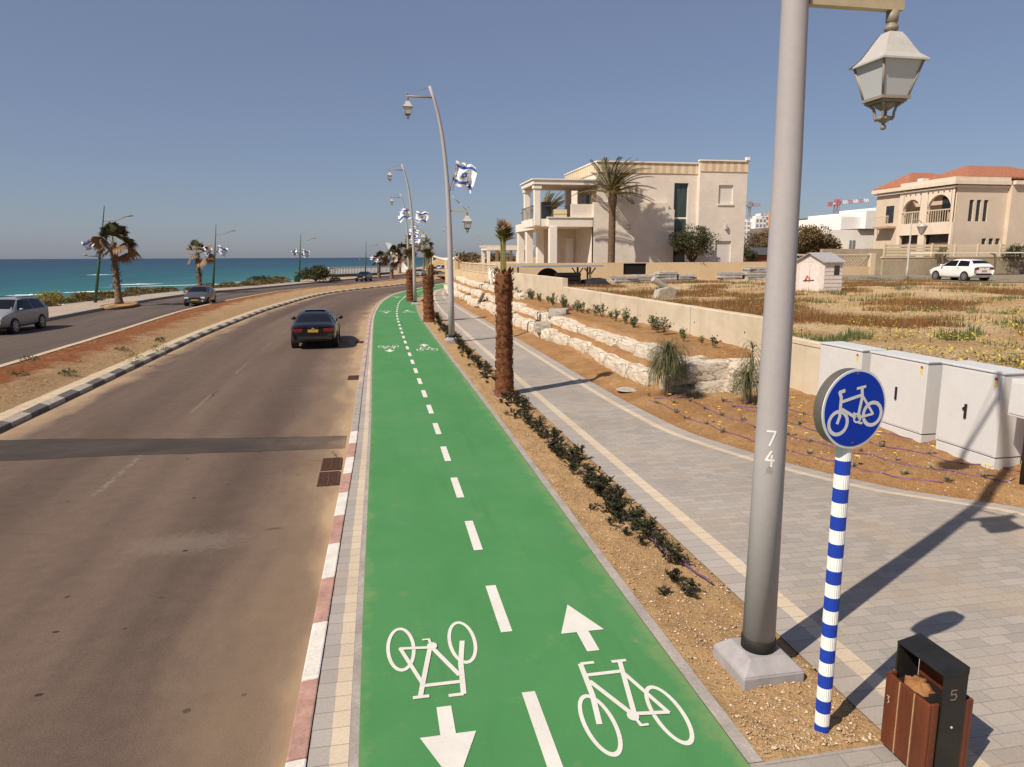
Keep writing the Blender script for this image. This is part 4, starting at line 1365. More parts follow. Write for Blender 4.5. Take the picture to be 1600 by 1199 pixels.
young_palm(3.22, 17.75, 3.15, 1.0, .42, .205, 'nearest young palm with shaggy red brown trunk, bare green stalk and small tuft', 1)
young_palm(2.93, 39.3, 2.55, 1.15, .55, .27, 'second young palm along the strip, short red trunk and tall tied tuft', 2)
young_palm(2.85, 57.5, 2.55, 1.2, .9, .29, 'third young palm at the narrow end of the green lane', 3)
young_palm(3.5, 65, 2.5, 1.1, .9, .27, 'young palm just right of and behind the third one at the bend', 4)
young_palm(6.9, 87, 2.6, 1.1, 1.0, .27, 'farthest young palm, standing right of the second palm beyond the bend', 5)


def fan_frond(mb, base, a, e, pet, fan, mi, rnd, spread=2.2, droop=.5):
    ax = Vector((math.cos(a) * math.cos(e), math.sin(a) * math.cos(e), math.sin(e)))
    sd_ = Vector((-math.sin(a), math.cos(a), 0))
    hub = base + ax * pet + Vector((0, 0, -.12 * pet))
    s = sd_ * .025
    mb.poly([base - s, hub - s * .6, hub + s * .6, base + s], 2)
    ax2 = (ax + Vector((0, 0, -.18))).normalized()
    rl_ = rnd.uniform(-1.0, 1.0)
    sd_ = (sd_ - ax2 * sd_.dot(ax2)).normalized()
    sd_ = sd_ * math.cos(rl_) + ax2.cross(sd_) * math.sin(rl_)
    up_ = ax2.cross(sd_)
    nb = 20
    for q in range(nb):
        th = (q / (nb - 1) - .5) * spread
        d = ax2 * math.cos(th) + sd_ * math.sin(th)
        L = fan * (1 - .25 * abs(th) / 1.2) * rnd.uniform(.85, 1.1)
        m1 = hub + d * L * .6 + up_ * .0
        tip = hub + d * L * .88 + Vector((0, 0, -droop * L * .45))
        w_ = .06 * fan
        p = d.cross(up_).normalized() * w_
        a0 = mb.vert(hub); b0 = mb.vert(m1 - p); b1 = mb.vert(m1 + p); c0_ = mb.vert(tip)
        mb.face((a0, b0, b1), mi); mb.face((b0, c0_, b1), mi)


def fan_palm(x, y, z, h, crown, lb_, seed, dry=.55, trad=.28, nf=34, lean=(0, 0)):
    o = empty('fan_palm', (x, y, z)); tag(o, lb_, 'palm tree', 'fan palms along the seaside promenade')
    rnd = random.Random(seed); t = MB()
    prof = []
    for k in range(26):
        q = k / 25
        prof.append((trad * (1.15 - .45 * q) * (1 + .06 * rnd.uniform(-1, 1)) + .12 * math.exp(-q * 14) + .05 * sstep(.45, .9, q), q * h))
    t.lathe(prof, 12, 0, jit=.06)
    for k in range(150):
        q = rnd.uniform(.25, 1); a = rnd.uniform(0, 6.3); r = trad * (1.1 - .4 * q)
        leaf(t, Vector((math.cos(a) * r, math.sin(a) * r, q * h)), Vector((math.cos(a) * .6, math.sin(a) * .6, rnd.uniform(-1, 1))), .25, .12, Vector((math.cos(a), math.sin(a), 0)), 0)
    t.v = [(p[0] + lean[0] * (p[2] / h) ** 2, p[1] + lean[1] * (p[2] / h) ** 2, p[2]) for p in t.v]
    t.build('trunk', M['barkgrey'], o)
    f = MB(); c = Vector((lean[0], lean[1], h))
    for k in range(nf):
        q = k / nf
        e = 1.45 - 2.1 * q ** 1.1 + rnd.uniform(-.12, .12); a = k * 2.399 + rnd.uniform(-.3, .3)
        wind = .25 * max(0, math.cos(a))           # crowns blown towards +X
        mi = 1 if q > 1 - dry + rnd.uniform(-.15, .15) else 0
        fan_frond(f, c + Vector((0, 0, -.3 * q)), a, e, crown * rnd.uniform(.38, .55) * (1 + wind), crown * rnd.uniform(.42, .6) * (1 + wind), mi, rnd, 2.9, .3 + .4 * q)
    f.build('crown', [M['fangreen'], M['fanbrown'], M['stalk']], o)
    return o


fan_palm(-19.2, 59.4, .1, 4.6, 1.75, 'tall fan palm in its kerbed island, left foreground of the promenade', 31, .5, .22, 25)
fan_palm(-17.9, 80, .05, 4.0, 1.7, 'fan palm with drooping dry fronds behind the dark grey hatchback', 32, .6, .22, 20)
for x, y, h, cr, lb_, sd2 in ((1.0, 130, 3.4, 1.7, 'small far fan palm before the white railing, leftmost of three', 41), (2.9, 116.5, 3.6, 2.1, 'far fan palm with wind swept crown, middle of three near the white leaning tower', 42), (6.0, 165, 4.6, 2.6, 'far fan palm rightmost of three beside the white leaning tower', 43),
                               (9.8, 190, 7.5, 3.0, 'distant fan palm behind the second young palm', 44), (16, 230, 7, 3.2, 'tiny distant fan palm near the shade sail', 45)):
    fan_palm(x, y, -.1, h, cr, lb_, sd2, .6, .26, 20, (.3, 0))


def date_palm(x, y, z, h, L, nf, lb_, seed, trad=.36):
    o = empty('date_palm', (x, y, z)); tag(o, lb_, 'palm tree', 'date palms at the villa')
    rnd = random.Random(seed); t = MB()
    prof = []
    for k in range(70):
        q = k / 69; zz = q * h
        r = trad * (1.0 - .12 * q) * (1 + .055 * (1 if k % 2 else -1)) + .28 * trad * sstep(.80, .9, q) * (1 - .6 * sstep(.94, 1, q))
        prof.append((r, zz))
    t.lathe(prof, 14, 0, jit=.05)
    t.build('trunk', M['barkdate'], o)
    f = MB(); c = Vector((0, 0, h - .1))
    for k in range(nf):
        q = k / nf
        e = 1.5 - 1.45 * q + rnd.uniform(-.15, .15); a = k * 2.399 + rnd.uniform(-.3, .3)
        d = Vector((math.cos(a) * math.cos(e) + .18, math.sin(a) * math.cos(e), math.sin(e))).normalized()
        p = c.copy(); n = 26; LL = L * rnd.uniform(.8, 1.08); pts = []
        for i in range(n + 1):
            pts.append(p.copy()); p = p + d * LL / n
            d = (d + Vector((.022, 0, -.018 - .028 * (i / n)))).normalized()
        f.tube(pts, [.05 * (1 - .85 * i / n) for i in range(n + 1)], 4, 1, False)
        for i in range(4, n + 1):
            dd = (pts[i] - pts[i - 1]).normalized(); sd_ = dd.cross(Vector((0, 0, 1)))
            if sd_.length < .05: sd_ = Vector((1, 0, 0))
            sd_.normalize(); u_ = sd_.cross(dd)
            ll = LL * .17 * (1 - .75 * abs(i / n - .45)) * rnd.uniform(.8, 1.15)
            for s in (-1, 1):
                for r_ in (0, 1):
                    leaf(f, pts[i] - dd * (LL / n / 2) * r_, dd * .85 + sd_ * s * .75 + u_ * .35 + Vector((0, 0, rnd.uniform(-.25, .05))), ll, .055, u_, 0, .15)
    f.build('crown', [M['frond'], M['stalk']], o)
    return o


date_palm(18.95, 55.7, 1.5, 7.0, 3.4, 40, 'tall date palm in front of the villa wall throwing its shadow on the facade', 61, .30)
date_palm(16.9, 68.5, 2.8, 4.5, 2.9, 34, 'date palm seen through the villa terrace, behind the columns', 62, .3)


def crown_tree(x, y, z, rx, ry, rz, h, mat, lb_, cat, nleaf, L, seed, name='tree', clumps=16, tr=.12, group=None):
    """trunk with limbs and a crown of leaf clumps spread through its volume"""
    o = empty(name, (x, y, z)); tag(o, lb_, cat, group)
    rnd = random.Random(seed); t = MB(); f = MB()
    cz = h + rz
    t.tube([(0, 0, -.2), (.02, 0, h * .6), (.0, .03, h + rz * .4)], [tr, tr * .8, tr * .45], 8, 0)
    cl = []
    for k in range(clumps):
        a = rnd.uniform(0, 6.3); u = rnd.uniform(-.9, 1); q = rnd.uniform(.45, 1.0)
        s = math.sqrt(max(0, 1 - u * u))
        p = Vector((rx * q * s * math.cos(a), ry * q * s * math.sin(a), cz + rz * q * u))
        cl.append((p, rnd.uniform(.28, .5)))
        t.tube([(0, 0, h * rnd.uniform(.5, 1)), Vector((0, 0, h)).lerp(p, .6) + Vector((0, 0, .1)), p], [tr * .4, tr * .25, tr * .08], 5, 0, False)
    for k in range(nleaf):
        p, r = rnd.choice(cl)
        d = Vector((rnd.gauss(0, 1), rnd.gauss(0, 1), rnd.gauss(0, 1))).normalized()
        q = p + Vector((d.x * rx, d.y * ry, d.z * rz)) * r * rnd.random() ** .45
        leaf(f, q, d + Vector((rnd.uniform(-.6, .6), rnd.uniform(-.6, .6), rnd.uniform(-.3, .6))), L * rnd.uniform(.7, 1.3), L * .55, Vector((rnd.uniform(-1, 1), rnd.uniform(-1, 1), 1)))
    t.build('trunk', M['trunk'], o); f.build('crown', mat, o)
    return o


crown_tree(26.1, 56, 1.5, 1.75, 1.5, 1.35, 1.9, M['bushgreen'], 'rounded dark bushy tree against the villa facade', 'tree', 5200, .17, 71, 'bushy_tree', 40, .13)

# ================================================================== BUILDINGS
def stone_wall_mat(name, a, b, mort, bw, bh):
    g = G(name); co = g.co('Object')
    ge = g.n('NewGeometry'); sx = g.n('SeparateXYZ'); g.lk(co, sx.inputs[0])
    cx = g.n('CombineXYZ'); g.lk(g.math('ADD', sx.outputs[0], sx.outputs[1]), cx.inputs[0]); g.lk(sx.outputs[2], cx.inputs[1])
    br = g.n('TexBrick'); g.lk(cx.outputs[0], br.inputs['Vector'])
    for k, v in (('Scale', 1.0), ('Mortar Size', .012), ('Brick Width', bw), ('Row Height', bh)): br.inputs[k].default_value = v
    br.inputs['Color1'].default_value = (*a, 1); br.inputs['Color2'].default_value = (*b, 1); br.inputs['Mortar'].default_value = (*mort, 1)
    c = g.mix(1.0, br.outputs[0], g.ramp(g.noise(co, .5, 5, .7), [(.3, .86), (.7, 1.06)]), 'MULTIPLY')
    c = g.mix(g.ramp(g.noise(co, .8, 6, .7), [(.55, 0.0), (.75, .35)]), c, tuple(x * .72 for x in a))
    return g.out(c, .85, .15)


M['villa'] = stone_wall_mat('villa_stone', (.70, .625, .545), (.675, .60, .52), (.65, .575, .495), .6, .3)
M['house'] = simple('house_render', (.60, .495, .385), .9, .08, .5, .15, bump=.1, fine=.08)
M['housetrim'] = simple('house_trim', (.70, .59, .47), .85, .08, 1, .15)
M['column'] = simple('villa_column_paint', (.76, .70, .62), .8, .06, 1, .2)
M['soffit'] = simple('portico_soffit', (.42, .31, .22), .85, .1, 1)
M['parapetA'] = simple('cornice_light', (.70, .58, .42), .85, .08, 2)
M['parapetB'] = simple('cornice_tan', (.58, .44, .29), .85, .12, 2)
M['white'] = simple('white_render', (.84, .81, .77), .85, .06, .5, .2)
M['shutter'] = None
g = G('roller_shutter'); co = g.co(); sx = g.n('SeparateXYZ'); g.lk(co, sx.inputs[0])
st = g.math('MODULO', sx.outputs[2], .07)
g.bump(g.ramp(st, [(.0, 0.0), (.05, 1.0), (.06, 0.0)]), .5, .02)
c = g.ramp(g.math('DIVIDE', st, .07), [(0, (.45, .42, .38)), (.25, (.68, .65, .60)), (1, (.70, .67, .62))])
M['shutter'] = g.out(c, .6, .3)
g = G('tinted_window'); co = g.co()
c = g.ramp(g.noise(co, 2, 3, .6, 0, stretch=(6, 6, .2)), [(.35, (.026, .036, .030)), (.65, (.07, .088, .074))])
M['curtain'] = g.out(c, .12, .6)
M['dark'] = simple('dark_window', (.03, .03, .034), .15, .3, 2, .6)
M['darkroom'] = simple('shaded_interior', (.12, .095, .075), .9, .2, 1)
g = G('roof_tiles'); co = g.co()
wv = g.n('TexWave', wave_type='BANDS', bands_direction='DIAGONAL'); wv.inputs['Scale'].default_value = 2.2; wv.inputs['Distortion'].default_value = 2; wv.inputs['Detail'].default_value = 3; g.lk(co, wv.inputs[0])
c = g.mix(1.0, g.ramp(g.noise(co, 4, 5, .75), [(.3, (.28, .10, .058)), (.5, (.39, .155, .09)), (.75, (.45, .23, .155))]), g.ramp(wv.outputs[1], [(.2, .75), (.6, 1.05)]), 'MULTIPLY')
g.bump(wv.outputs[1], .6, .05)
M['tiles'] = g.out(c, .85, .15)
M['creamwall'] = simple('cream_boundary_render', (.60, .46, .29), .9, .07, .4, .1, bump=.15, fine=.06)
M['fencecream'] = simple('cream_fence_paint', (.64, .52, .36), .8, .07, 2, .2)
M['block'] = simple('block_wall', (.40, .33, .235), .9, .2, .6, .1, bump=.3, fine=.15)
M['farwhite'] = simple('far_white_render', (.70, .70, .70), .9, .05, .1)
M['farglass'] = simple('far_windows', (.20, .24, .30), .5, .3, .3)
M['fargrey'] = simple('far_grey_render', (.17, .15, .135), .9, .1, .1)
M['farbeige'] = simple('far_beige_render', (.42, .36, .31), .9, .1, .1)
M['farbrick'] = simple('far_orange_render', (.50, .27, .16), .9, .1, .1)
M['cranered'] = simple('crane_red', (.40, .15, .17), .7, .1)  # red lightened: distance haze is put into the colour
M['cranegrey'] = simple('crane_grey', (.24, .25, .30), .7, .1)

YV = 58.0
v = empty('villa', (0, 0, 0)); tag(v, 'two storey beige stone villa with columned seaward terraces', 'house')
def VB(nm, mt, *bs, par=v, bv=0):
    q = MB()
    for b_ in bs: q.box(*b_[:6], b_[6] if len(b_) > 6 else 0)
    o = q.build(nm, mt, par)
    return bevel(o, bv) if bv else o
ZB = 1.4
def wall_with_holes(mb, x0, x1, z0, z1, y, holes, depth=.25, mi=0, ret=True):
    """vertical wall in the XZ plane at y facing -Y, with recessed openings"""
    xs_ = sorted({x0, x1, *[h[0] for h in holes], *[h[1] for h in holes]})
    zs_ = sorted({z0, z1, *[h[2] for h in holes], *[h[3] for h in holes]})
    for a, b in zip(xs_[:-1], xs_[1:]):
        for c_, d_ in zip(zs_[:-1], zs_[1:]):
            mx, mz = (a + b) / 2, (c_ + d_) / 2
            if any(h[0] < mx < h[1] and h[2] < mz < h[3] for h in holes): continue
            mb.poly([(a, y, c_), (b, y, c_), (b, y, d_), (a, y, d_)], mi)
    for h in holes:
        a, b, c_, d_ = h
        for P in (((a, y, c_), (a, y, d_), (a, y + depth, d_), (a, y + depth, c_)), ((b, y, d_), (b, y, c_), (b, y + depth, c_), (b, y + depth, d_)), ((a, y, d_), (b, y, d_), (b, y + depth, d_), (a, y + depth, d_)), ((b, y, c_), (a, y, c_), (a, y + depth, c_), (b, y + depth, c_))): mb.poly(P, mi)


ZP = 11.25
body = MB()
# ground and upper storeys: south facade in four planes
wall_with_holes(body, 18.0, 24.55, ZB, 7.9, YV - .35, [])                       # lower block standing proud
body.poly([(18.0, YV - .35, 7.9), (24.55, YV - .35, 7.9), (24.55, YV, 7.9), (18.0, YV, 7.9)])
body.poly([(24.55, YV - .35, ZB), (24.55, YV, ZB), (24.55, YV, 7.9), (24.55, YV - .35, 7.9)])
body.poly([(18.0, YV - .35, ZB), (18.0, YV - .35, 7.9), (18.0, YV, 7.9), (18.0, YV, ZB)])
wall_with_holes(body, 18.4, 27.2, ZB, ZP - .12, YV, [(25.15, 26.42, 2.2, 9.55)], .3)
wall_with_holes(body, 27.2, 31.5, ZB, ZP + .05, YV - .5, [(28.93, 30.25, 7.85, 9.4), (28.85, 30.3, 2.2, 4.75)], .2)
body.poly([(27.2, YV - .5, ZB), (27.2, YV - .5, ZP + .05), (27.2, YV, ZP + .05), (27.2, YV, ZB)])
body.poly([(31.5, YV - .5, ZB), (31.5, YV + 13, ZB), (31.5, YV + 13, ZP + .05), (31.5, YV - .5, ZP + .05)])
body.poly([(27.2, YV - .5, ZP + .05), (31.5, YV - .5, ZP + .05), (31.5, YV + 13, ZP + .05), (27.2, YV + 13, ZP + .05)])
body.poly([(18.4, YV, ZP - .12), (27.2, YV, ZP - .12), (27.2, YV + 10, ZP - .12), (18.4, YV + 10, ZP - .12)])
# west faces: upper storey and the ground floor behind the terrace
body.poly([(18.4, YV, 6.6), (18.4, YV, ZP - .12), (18.4, YV + 10, ZP - .12), (18.4, YV + 10, 6.6)])
body.poly([(18.0, YV - .35, ZB), (18.0, YV + 13, ZB), (18.0, YV + 13, 6.7), (18.0, YV - .35, 6.7)])
body.build('wall', M['villa'], v)
VB('recess_pier', M['villa'], (24.55, 25.1, YV - .34, YV - .0, ZB, 7.35))
n = 0
pm = MB()
def band(mb, x0, x1, y, z0, z1, axis='x', st=.33):
    k = 0; a = x0
    while a < x1 - .01:
        b = min(x1, a + st)
        if axis == 'x': mb.box(a, b, y - .06, y + .04, z0, z1, k % 2)
        else: mb.box(y - .06, y + .04, a, b, z0, z1, k % 2)
        a = b; k += 1
band(pm, 18.4, 27.18, YV, ZP - .95, ZP - .14); band(pm, 27.2, 31.5, YV - .5, ZP - .78, ZP + .03)
band(pm, YV + .06, YV + 10, 18.36, ZP - .95, ZP - .14, 'y')
pm.build('cornice_band', [M['parapetA'], M['parapetB']], v)
VB('roof_coping', M['column'], (18.28, 27.18, YV - .16, YV + .2, ZP - .135, ZP - .03), (27.1, 31.62, YV - .66, YV - .2, ZP + .055, ZP + .16), (18.24, 18.6, YV + .21, YV + 10, ZP - .135, ZP - .03), (31.3, 31.64, YV - .195, YV + 13, ZP + .055, ZP + .16))
wn = VB('stair_window', M['dark'], (25.15, 26.42, YV + .24, YV + .29, 2.2, 9.55))
VB('pane', M['curtain'], (25.2, 26.37, YV + .215, YV + .235, 6.75, 9.5), (25.2, 26.37, YV + .215, YV + .235, 4.25, 6.6), par=wn)
VB('frame', M['column'], (25.15, 26.42, YV + .19, YV + .238, 6.6, 6.75), (25.15, 26.42, YV + .19, YV + .238, 4.1, 4.25), par=wn)
w2 = VB('window', M['shutter'], (28.93, 30.25, YV - .36, YV - .32, 7.85, 9.4)); VB('sill', M['column'], (28.85, 30.33, YV - .58, YV - .502, 7.72, 7.848), par=w2)
VB('garage_door', M['shutter'], (28.85, 30.3, YV - .36, YV - .32, 2.2, 4.75))
VB('wall_lamp', M['lampcap'], (29.62, 29.78, YV - .72, YV - .503, 5.75, 6.15)); VB('wall_lamp', M['lampcap'], (21.0, 21.15, YV - .6, YV - .352, 5.7, 6.1))
VB('floodlight', M['signwhite'], (31.2, 31.5, YV - .8, YV - .5, ZP + .165, ZP + .42))
# terraces on the seaward side
sx0 = 14.2
VB('terrace_slab', M['column'], (sx0, 17.995, YV - .25, YV + 13.5, 5.9, 6.62), bv=.02)
VB('terrace_coping', M['column'], (sx0 - .07, 17.99, YV - .33, YV + .1, 6.62, 6.70))
VB('portico_roof', M['column'], (12.95, 18.39, YV - .15, YV + 4.6, 9.25, 9.62), bv=.03)
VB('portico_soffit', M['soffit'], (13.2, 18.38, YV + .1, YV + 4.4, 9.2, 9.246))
VB('roof_coping', M['column'], (12.85, 18.6, YV - .25, YV + 4.7, 9.622, 9.72))
for y_ in (57.9, 62.5, 67, 70.9):
    VB('lower_column', M['column'], (sx0 + .1, sx0 + .72, y_ - .3, y_ + .3, ZB, 5.898), bv=.02)
for x_, y_ in ((13.35, 58.25), (13.35, 62.1), (17.0, 62)):
    VB('upper_column', M['column'], (x_ - .25, x_ + .25, y_ - .25, y_ + .25, 6.0 if x_ < 14 else 6.62, 9.2), bv=.02)
VB('column_cap', M['column'], (13.02, 13.68, 57.92, 58.58, 8.95, 9.19)); VB('column_cap', M['column'], (13.02, 13.68, 61.77, 62.43, 8.95, 9.19))
VB('terrace_slab', M['column'], (12.95, sx0 - .005, YV + .05, YV + 4.5, 5.95, 6.55))
VB('lower_column', M['column'], (13.1, 13.6, 58.0, 58.5, ZB, 5.94)) if False else None
VB('balcony_parapet', M['villa'], (16.2, 17.99, YV + .0, YV + .25, 6.71, 7.75))
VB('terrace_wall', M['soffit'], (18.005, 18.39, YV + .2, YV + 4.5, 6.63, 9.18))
VB('terrace_window', M['dark'], (17.96, 18.0, YV + 1.0, YV + 2.4, 7.0, 8.4)) if False else VB('terrace_window', M['dark'], (17.98, 18.004, YV + 1.0, YV + 2.4, 7.2, 8.6))
rl = MB()
for k in range(18):
    yy = YV + .3 + k * .26
    rl.tube([(sx0 + .06 - 1.2, yy, 6.6), (sx0 + .06 - 1.2, yy, 7.6)], .014, 4, 0, False)
rl.tube([(sx0 - 1.14, YV + .3, 7.6), (sx0 - 1.14, YV + 4.8, 7.6)], .025, 5); rl.tube([(sx0 - 1.14, YV + .28, 7.6), (16.2, YV + .28, 7.6)], .02, 5)
rl.build('railing', M['lampdark'], v)
gp_ = VB('planter', M['fencecream'], (14.9, 16.0, YV + .6, YV + 1.4, 6.63, 7.35)); VB('terrace_chair', M['dark'], (14.0, 14.8, YV + 1.4, YV + 2.1, 6.63, 8.0)); VB('terrace_chair', M['soffit'], (16.2, 16.9, YV + 1.2, YV + 1.8, 6.63, 7.7))
for (x0, x1, z0, z1, mt_2) in ((14.9, 15.5, 2.4, 5.0, 'shutter'), (15.9, 16.6, 2.4, 5.0, 'shutter'), (17.1, 17.8, 2.4, 5.1, 'white')):
    VB('ground_door', M[mt_2], (x0, x1, YV + 4.9, YV + 4.99, z0, z1))
VB('inner_wall', M['villa'], (14.9, 17.99, YV + 5, YV + 5.3, ZB, 5.89))

# boundary wall of the villa, with its dark opening
bw = empty('boundary_wall', (0, 55, 0)); tag(bw, 'long cream rendered wall before the villa with one dark square opening', 'wall')
q = MB(); q.M = Matrix.Translation((0, 55, 0))
b2 = MB()
wall_with_holes(b2, 9.9, 36, .8, 3.0, 0, [(19.74, 21.68, 2.05, 2.94)], .2)
b2.poly([(9.9, 0, 3), (36, 0, 3), (36, .22, 3), (9.9, .22, 3)]); b2.poly([(36, .22, .8), (9.9, .22, .8), (9.9, .22, 3), (36, .22, 3)]); b2.poly([(36, 0, .8), (36, .22, .8), (36, .22, 3), (36, 0, 3)])
b2.build('wall_panel', M['creamwall'], bw)
d2 = MB(); d2.box(19.74, 21.68, .1, .15, 2.05, 2.94); d2.build('dark_opening', M['void'], bw)
d2 = MB(); d2.box(34.0, 34.8, -.012, .01, 2.62, 2.7); d2.build('vent', M['seam'], bw)

# cream wall with railings along the sidewalk, far end
fc_ = empty('railing_fence', (WALLX, 57.7, 0)); tag(fc_, 'cream wall topped by pale vertical railings running to the bend', 'fence')
q = MB(); q.box(0, .25, 0, 42, -.2, 1.98); q.build('wall_panel', M['creamwall'], fc_)
for a, b, c_ in ((39, 42.5, 3.15), (29.5, 31, 2.9)):
    q = MB(); q.box(-.02, .27, a, b, 1.98, c_); q.build('gate_pillar', M['creamwall'], fc_)
q = MB()
for a, b in ((.2, 23), (31, 38.9)):
    q.box(.05, .17, a, b, 2.82, 2.92); q.box(.07, .15, a, b, 2.06, 2.12)
    yy = a
    while yy < b: q.box(.09, .13, yy, yy + .05, 2.1, 2.84); yy += .42
    yy = a
    while yy <= b + .01: q.box(.04, .18, yy - .06, yy + .06, 1.98, 2.95); yy += 3.25
q.build('railing', M['fencecream'], fc_)
q = MB()
for a, b in (((0, .2, 1.0), (0, 1.3, 2.6)), ((0, 1.8, 1.0), (0, .4, 2.4)), ((0, .2, 1.0), (0, 1.8, 1.0)), ((0, .6, 1.6), (0, 1.7, 2.3)), ((0, 1.9, 1.1), (0, 1.0, 2.3)), ((.3, .4, .9), (.3, 1.2, 2.5))): q.tube([a, b], .06, 6)
o = q.build('folding_rack', M['signwhite']); o.location = (9.3, 56.5, 0); tag(o, 'white folded metal frame leaning at the end of the railings', 'rack')

# ---------------------------------------------------------------- arched house
XW, YH = 54.2, 60.0
h2 = empty('arched_house', (0, 0, 0)); tag(h2, 'beige two storey house with red tiled roof and horseshoe arched balconies', 'house')
def HB(nm, mt, *bs, par=h2, bv=0): return VB(nm, mt, *bs, par=par, bv=bv)
def warp(par_pts): return par_pts
wb = MB()
zt2 = 10.05
# south face
ft = [(55.95, 56.45, 6.65, 8.65), (56.75, 57.25, 6.65, 8.65), (57.55, 58.05, 6.65, 8.65), (57.75, 58.25, 4.45, 5.05), (58.55, 59.05, 4.45, 5.05), (59.3, 59.8, 4.45, 5.05)]
wall_with_holes(wb, 55.2, 60.1, 1.6, zt2, YH, ft, .18)
wall_with_holes(wb, 60.1, 66, 1.6, zt2, YH - .45, [(62.2, 63.4, 3.0, 8.5)], .2)
wb.poly([(60.1, YH - .45, 1.6), (60.1, YH - .45, zt2), (60.1, YH, zt2), (60.1, YH, 1.6)])
wb.poly([(XW + 1, YH, zt2), (66, YH, zt2), (66, YH + 11, zt2), (XW + 1, YH + 11, zt2)])
wb.poly([(66, YH - .45, 1.6), (66, YH + 11, 1.6), (66, YH + 11, zt2), (66, YH - .45, zt2)])
# back wall of the loggia
wb.poly([(56.2, YH + .2, 1.6), (56.2, YH + .2, zt2), (56.2, YH + 7.2, zt2), (56.2, YH + 7.2, 1.6)])
wb.poly([(XW + .25, YH, 1.6), (55.2, YH, 1.6), (55.2, YH, zt2), (XW + .25, YH, zt2)])
# west wall north of the loggia
wb.poly([(XW + .15, YH + 7.2, 1.6), (XW + .15, YH + 7.2, zt2), (XW + .15, YH + 10.9, zt2), (XW + .15, YH + 10.9, 1.6)])
wb.poly([(XW + .15, YH + 10.9, 1.6), (XW + .15, YH + 10.9, zt2), (66, YH + 10.9, zt2), (66, YH + 10.9, 1.6)])
wb.poly([(XW + .15, YH + 7.2, 1.6), (56.2, YH + 7.2, 1.6), (56.2, YH + 7.2, zt2), (XW + .15, YH + 7.2, zt2)])
wb.build('wall', M['house'], h2)
# arcade wall on the west side with two horseshoe arches
ar = MB(); TH = .28
def arch_bay(y0, y1, yc, rad, zc, zbase, ztop):
    """plane x = XW between y0..y1, opening of half width rad centred yc, arch centre zc, floor zbase"""
    N = 28; pts = []
    for k in range(N + 1):
        t = math.pi * 1.16 * (k / N) - math.pi * .08
        pts.append((yc - rad * math.cos(t), zc + rad * math.sin(t)))
    jl, jr = pts[0], pts[-1]
    for x, rev in ((XW, 0), (XW + TH, 1)):
        def P(l): ar.poly([(x, a, b) for a, b in (l if not rev else l[::-1])])
        P([(y0, zbase), (y0, ztop), (jl[0], ztop), (jl[0], zbase)]); P([(jr[0], zbase), (jr[0], ztop), (y1, ztop), (y1, zbase)])
        for k in range(N): 
            a, b = pts[k], pts[k + 1]
            if b[0] > a[0]: P([(a[0], a[1]), (a[0], ztop), (b[0], ztop), (b[0], b[1])])
    full = [(jl[0], zbase)] + pts + [(jr[0], zbase)]
    for a, b in zip(full[:-1], full[1:]): ar.poly([(XW, a[0], a[1]), (XW + TH, a[0], a[1]), (XW + TH, b[0], b[1]), (XW, b[0], b[1])], 0, False)
arch_bay(59.95, 63.75, 61.78, 1.5, 7.75, 6.6, 9.75)
arch_bay(63.75, 67.2, 65.4, 1.2, 7.85, 6.6, 9.75)
for y0, y1 in ((59.95, 60.2), (63.35, 64.2), (66.75, 67.2)): ar.box(XW, XW + TH, y0, y1, 1.6, 6.6)
ar.build('arcade', M['housetrim'], h2)
HB('balcony_front', M['housetrim'], (XW - .08, XW - .002, 60.15, 63.4, 5.5, 6.65), (XW - .08, XW - .002, 64.1, 66.8, 5.5, 6.65))
HB('balcony_floor', M['house'], (XW + TH, 56.19, YH + .3, YH + 7.1, 5.5, 6.6))
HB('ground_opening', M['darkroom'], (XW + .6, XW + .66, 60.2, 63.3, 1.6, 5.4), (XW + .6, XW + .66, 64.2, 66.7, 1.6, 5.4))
for y0, y1 in ((60.2, 63.3), (64.2, 66.7)):
    q = MB()
    yy = y0
    while yy < y1: q.box(XW - .07, XW - .04, yy, yy + .05, 6.66, 7.75); yy += .3
    q.box(XW - .09, XW - .02, y0, y1, 7.75, 7.85); q.build('balcony_railing', M['fencecream'], h2)
HB('balcony_door', M['dark'], (56.14, 56.19, 62.2, 63.6, 6.62, 9.2), (56.14, 56.19, 65.6, 66.6, 6.62, 9.2))
HB('balcony_chair', M['soffit'], (55.0, 55.7, 60.8, 61.5, 6.62, 7.6))
for y_ in (60.6, 61.3, 62.0, 62.7, 63.3, 64.3, 65.0, 65.7, 66.3):
    q = MB(); q.tube([(XW - .012, y_, 9.5), (XW + .05, y_, 9.5)], .09, 8); q.build('round_vent', M['seam'], h2)
for a, b, c_, d_ in ft:
    q = MB(); q.box(a, b, YH + .13, YH + .17, c_, d_); q.build('slit_window', M['dark'], h2)
q = MB(); q.box(62.2, 63.4, YH - .3, YH - .26, 3.0, 8.5)
q.build('tall_window', M['dark'], h2)
HB('cornice', M['housetrim'], (XW - .35, 60.1, YH - .36, YH - .002, 10.06, 10.42), (60.102, 66.3, YH - .8, YH - .452, 10.06, 10.42), (XW - .35, XW + .148, YH, YH + 11.2, 10.06, 10.42), (XW - .15, 60.1, YH - .16, YH - .003, 9.78, 9.95), (XW - .16, XW - .003, YH, YH + 11, 9.78, 9.95))
HB('parapet', M['housetrim'], (XW - .2, 60.1, YH - .2, YH + .1, 10.422, 10.75), (XW - .2, XW + .1, YH + .102, YH + 7, 10.422, 10.75))
wdo = HB('upper_window', M['dark'], (XW + .1, XW + .146, 68.1, 69.25, 6.9, 8.65))
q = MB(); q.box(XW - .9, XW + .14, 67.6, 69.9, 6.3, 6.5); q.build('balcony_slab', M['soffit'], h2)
q = MB()
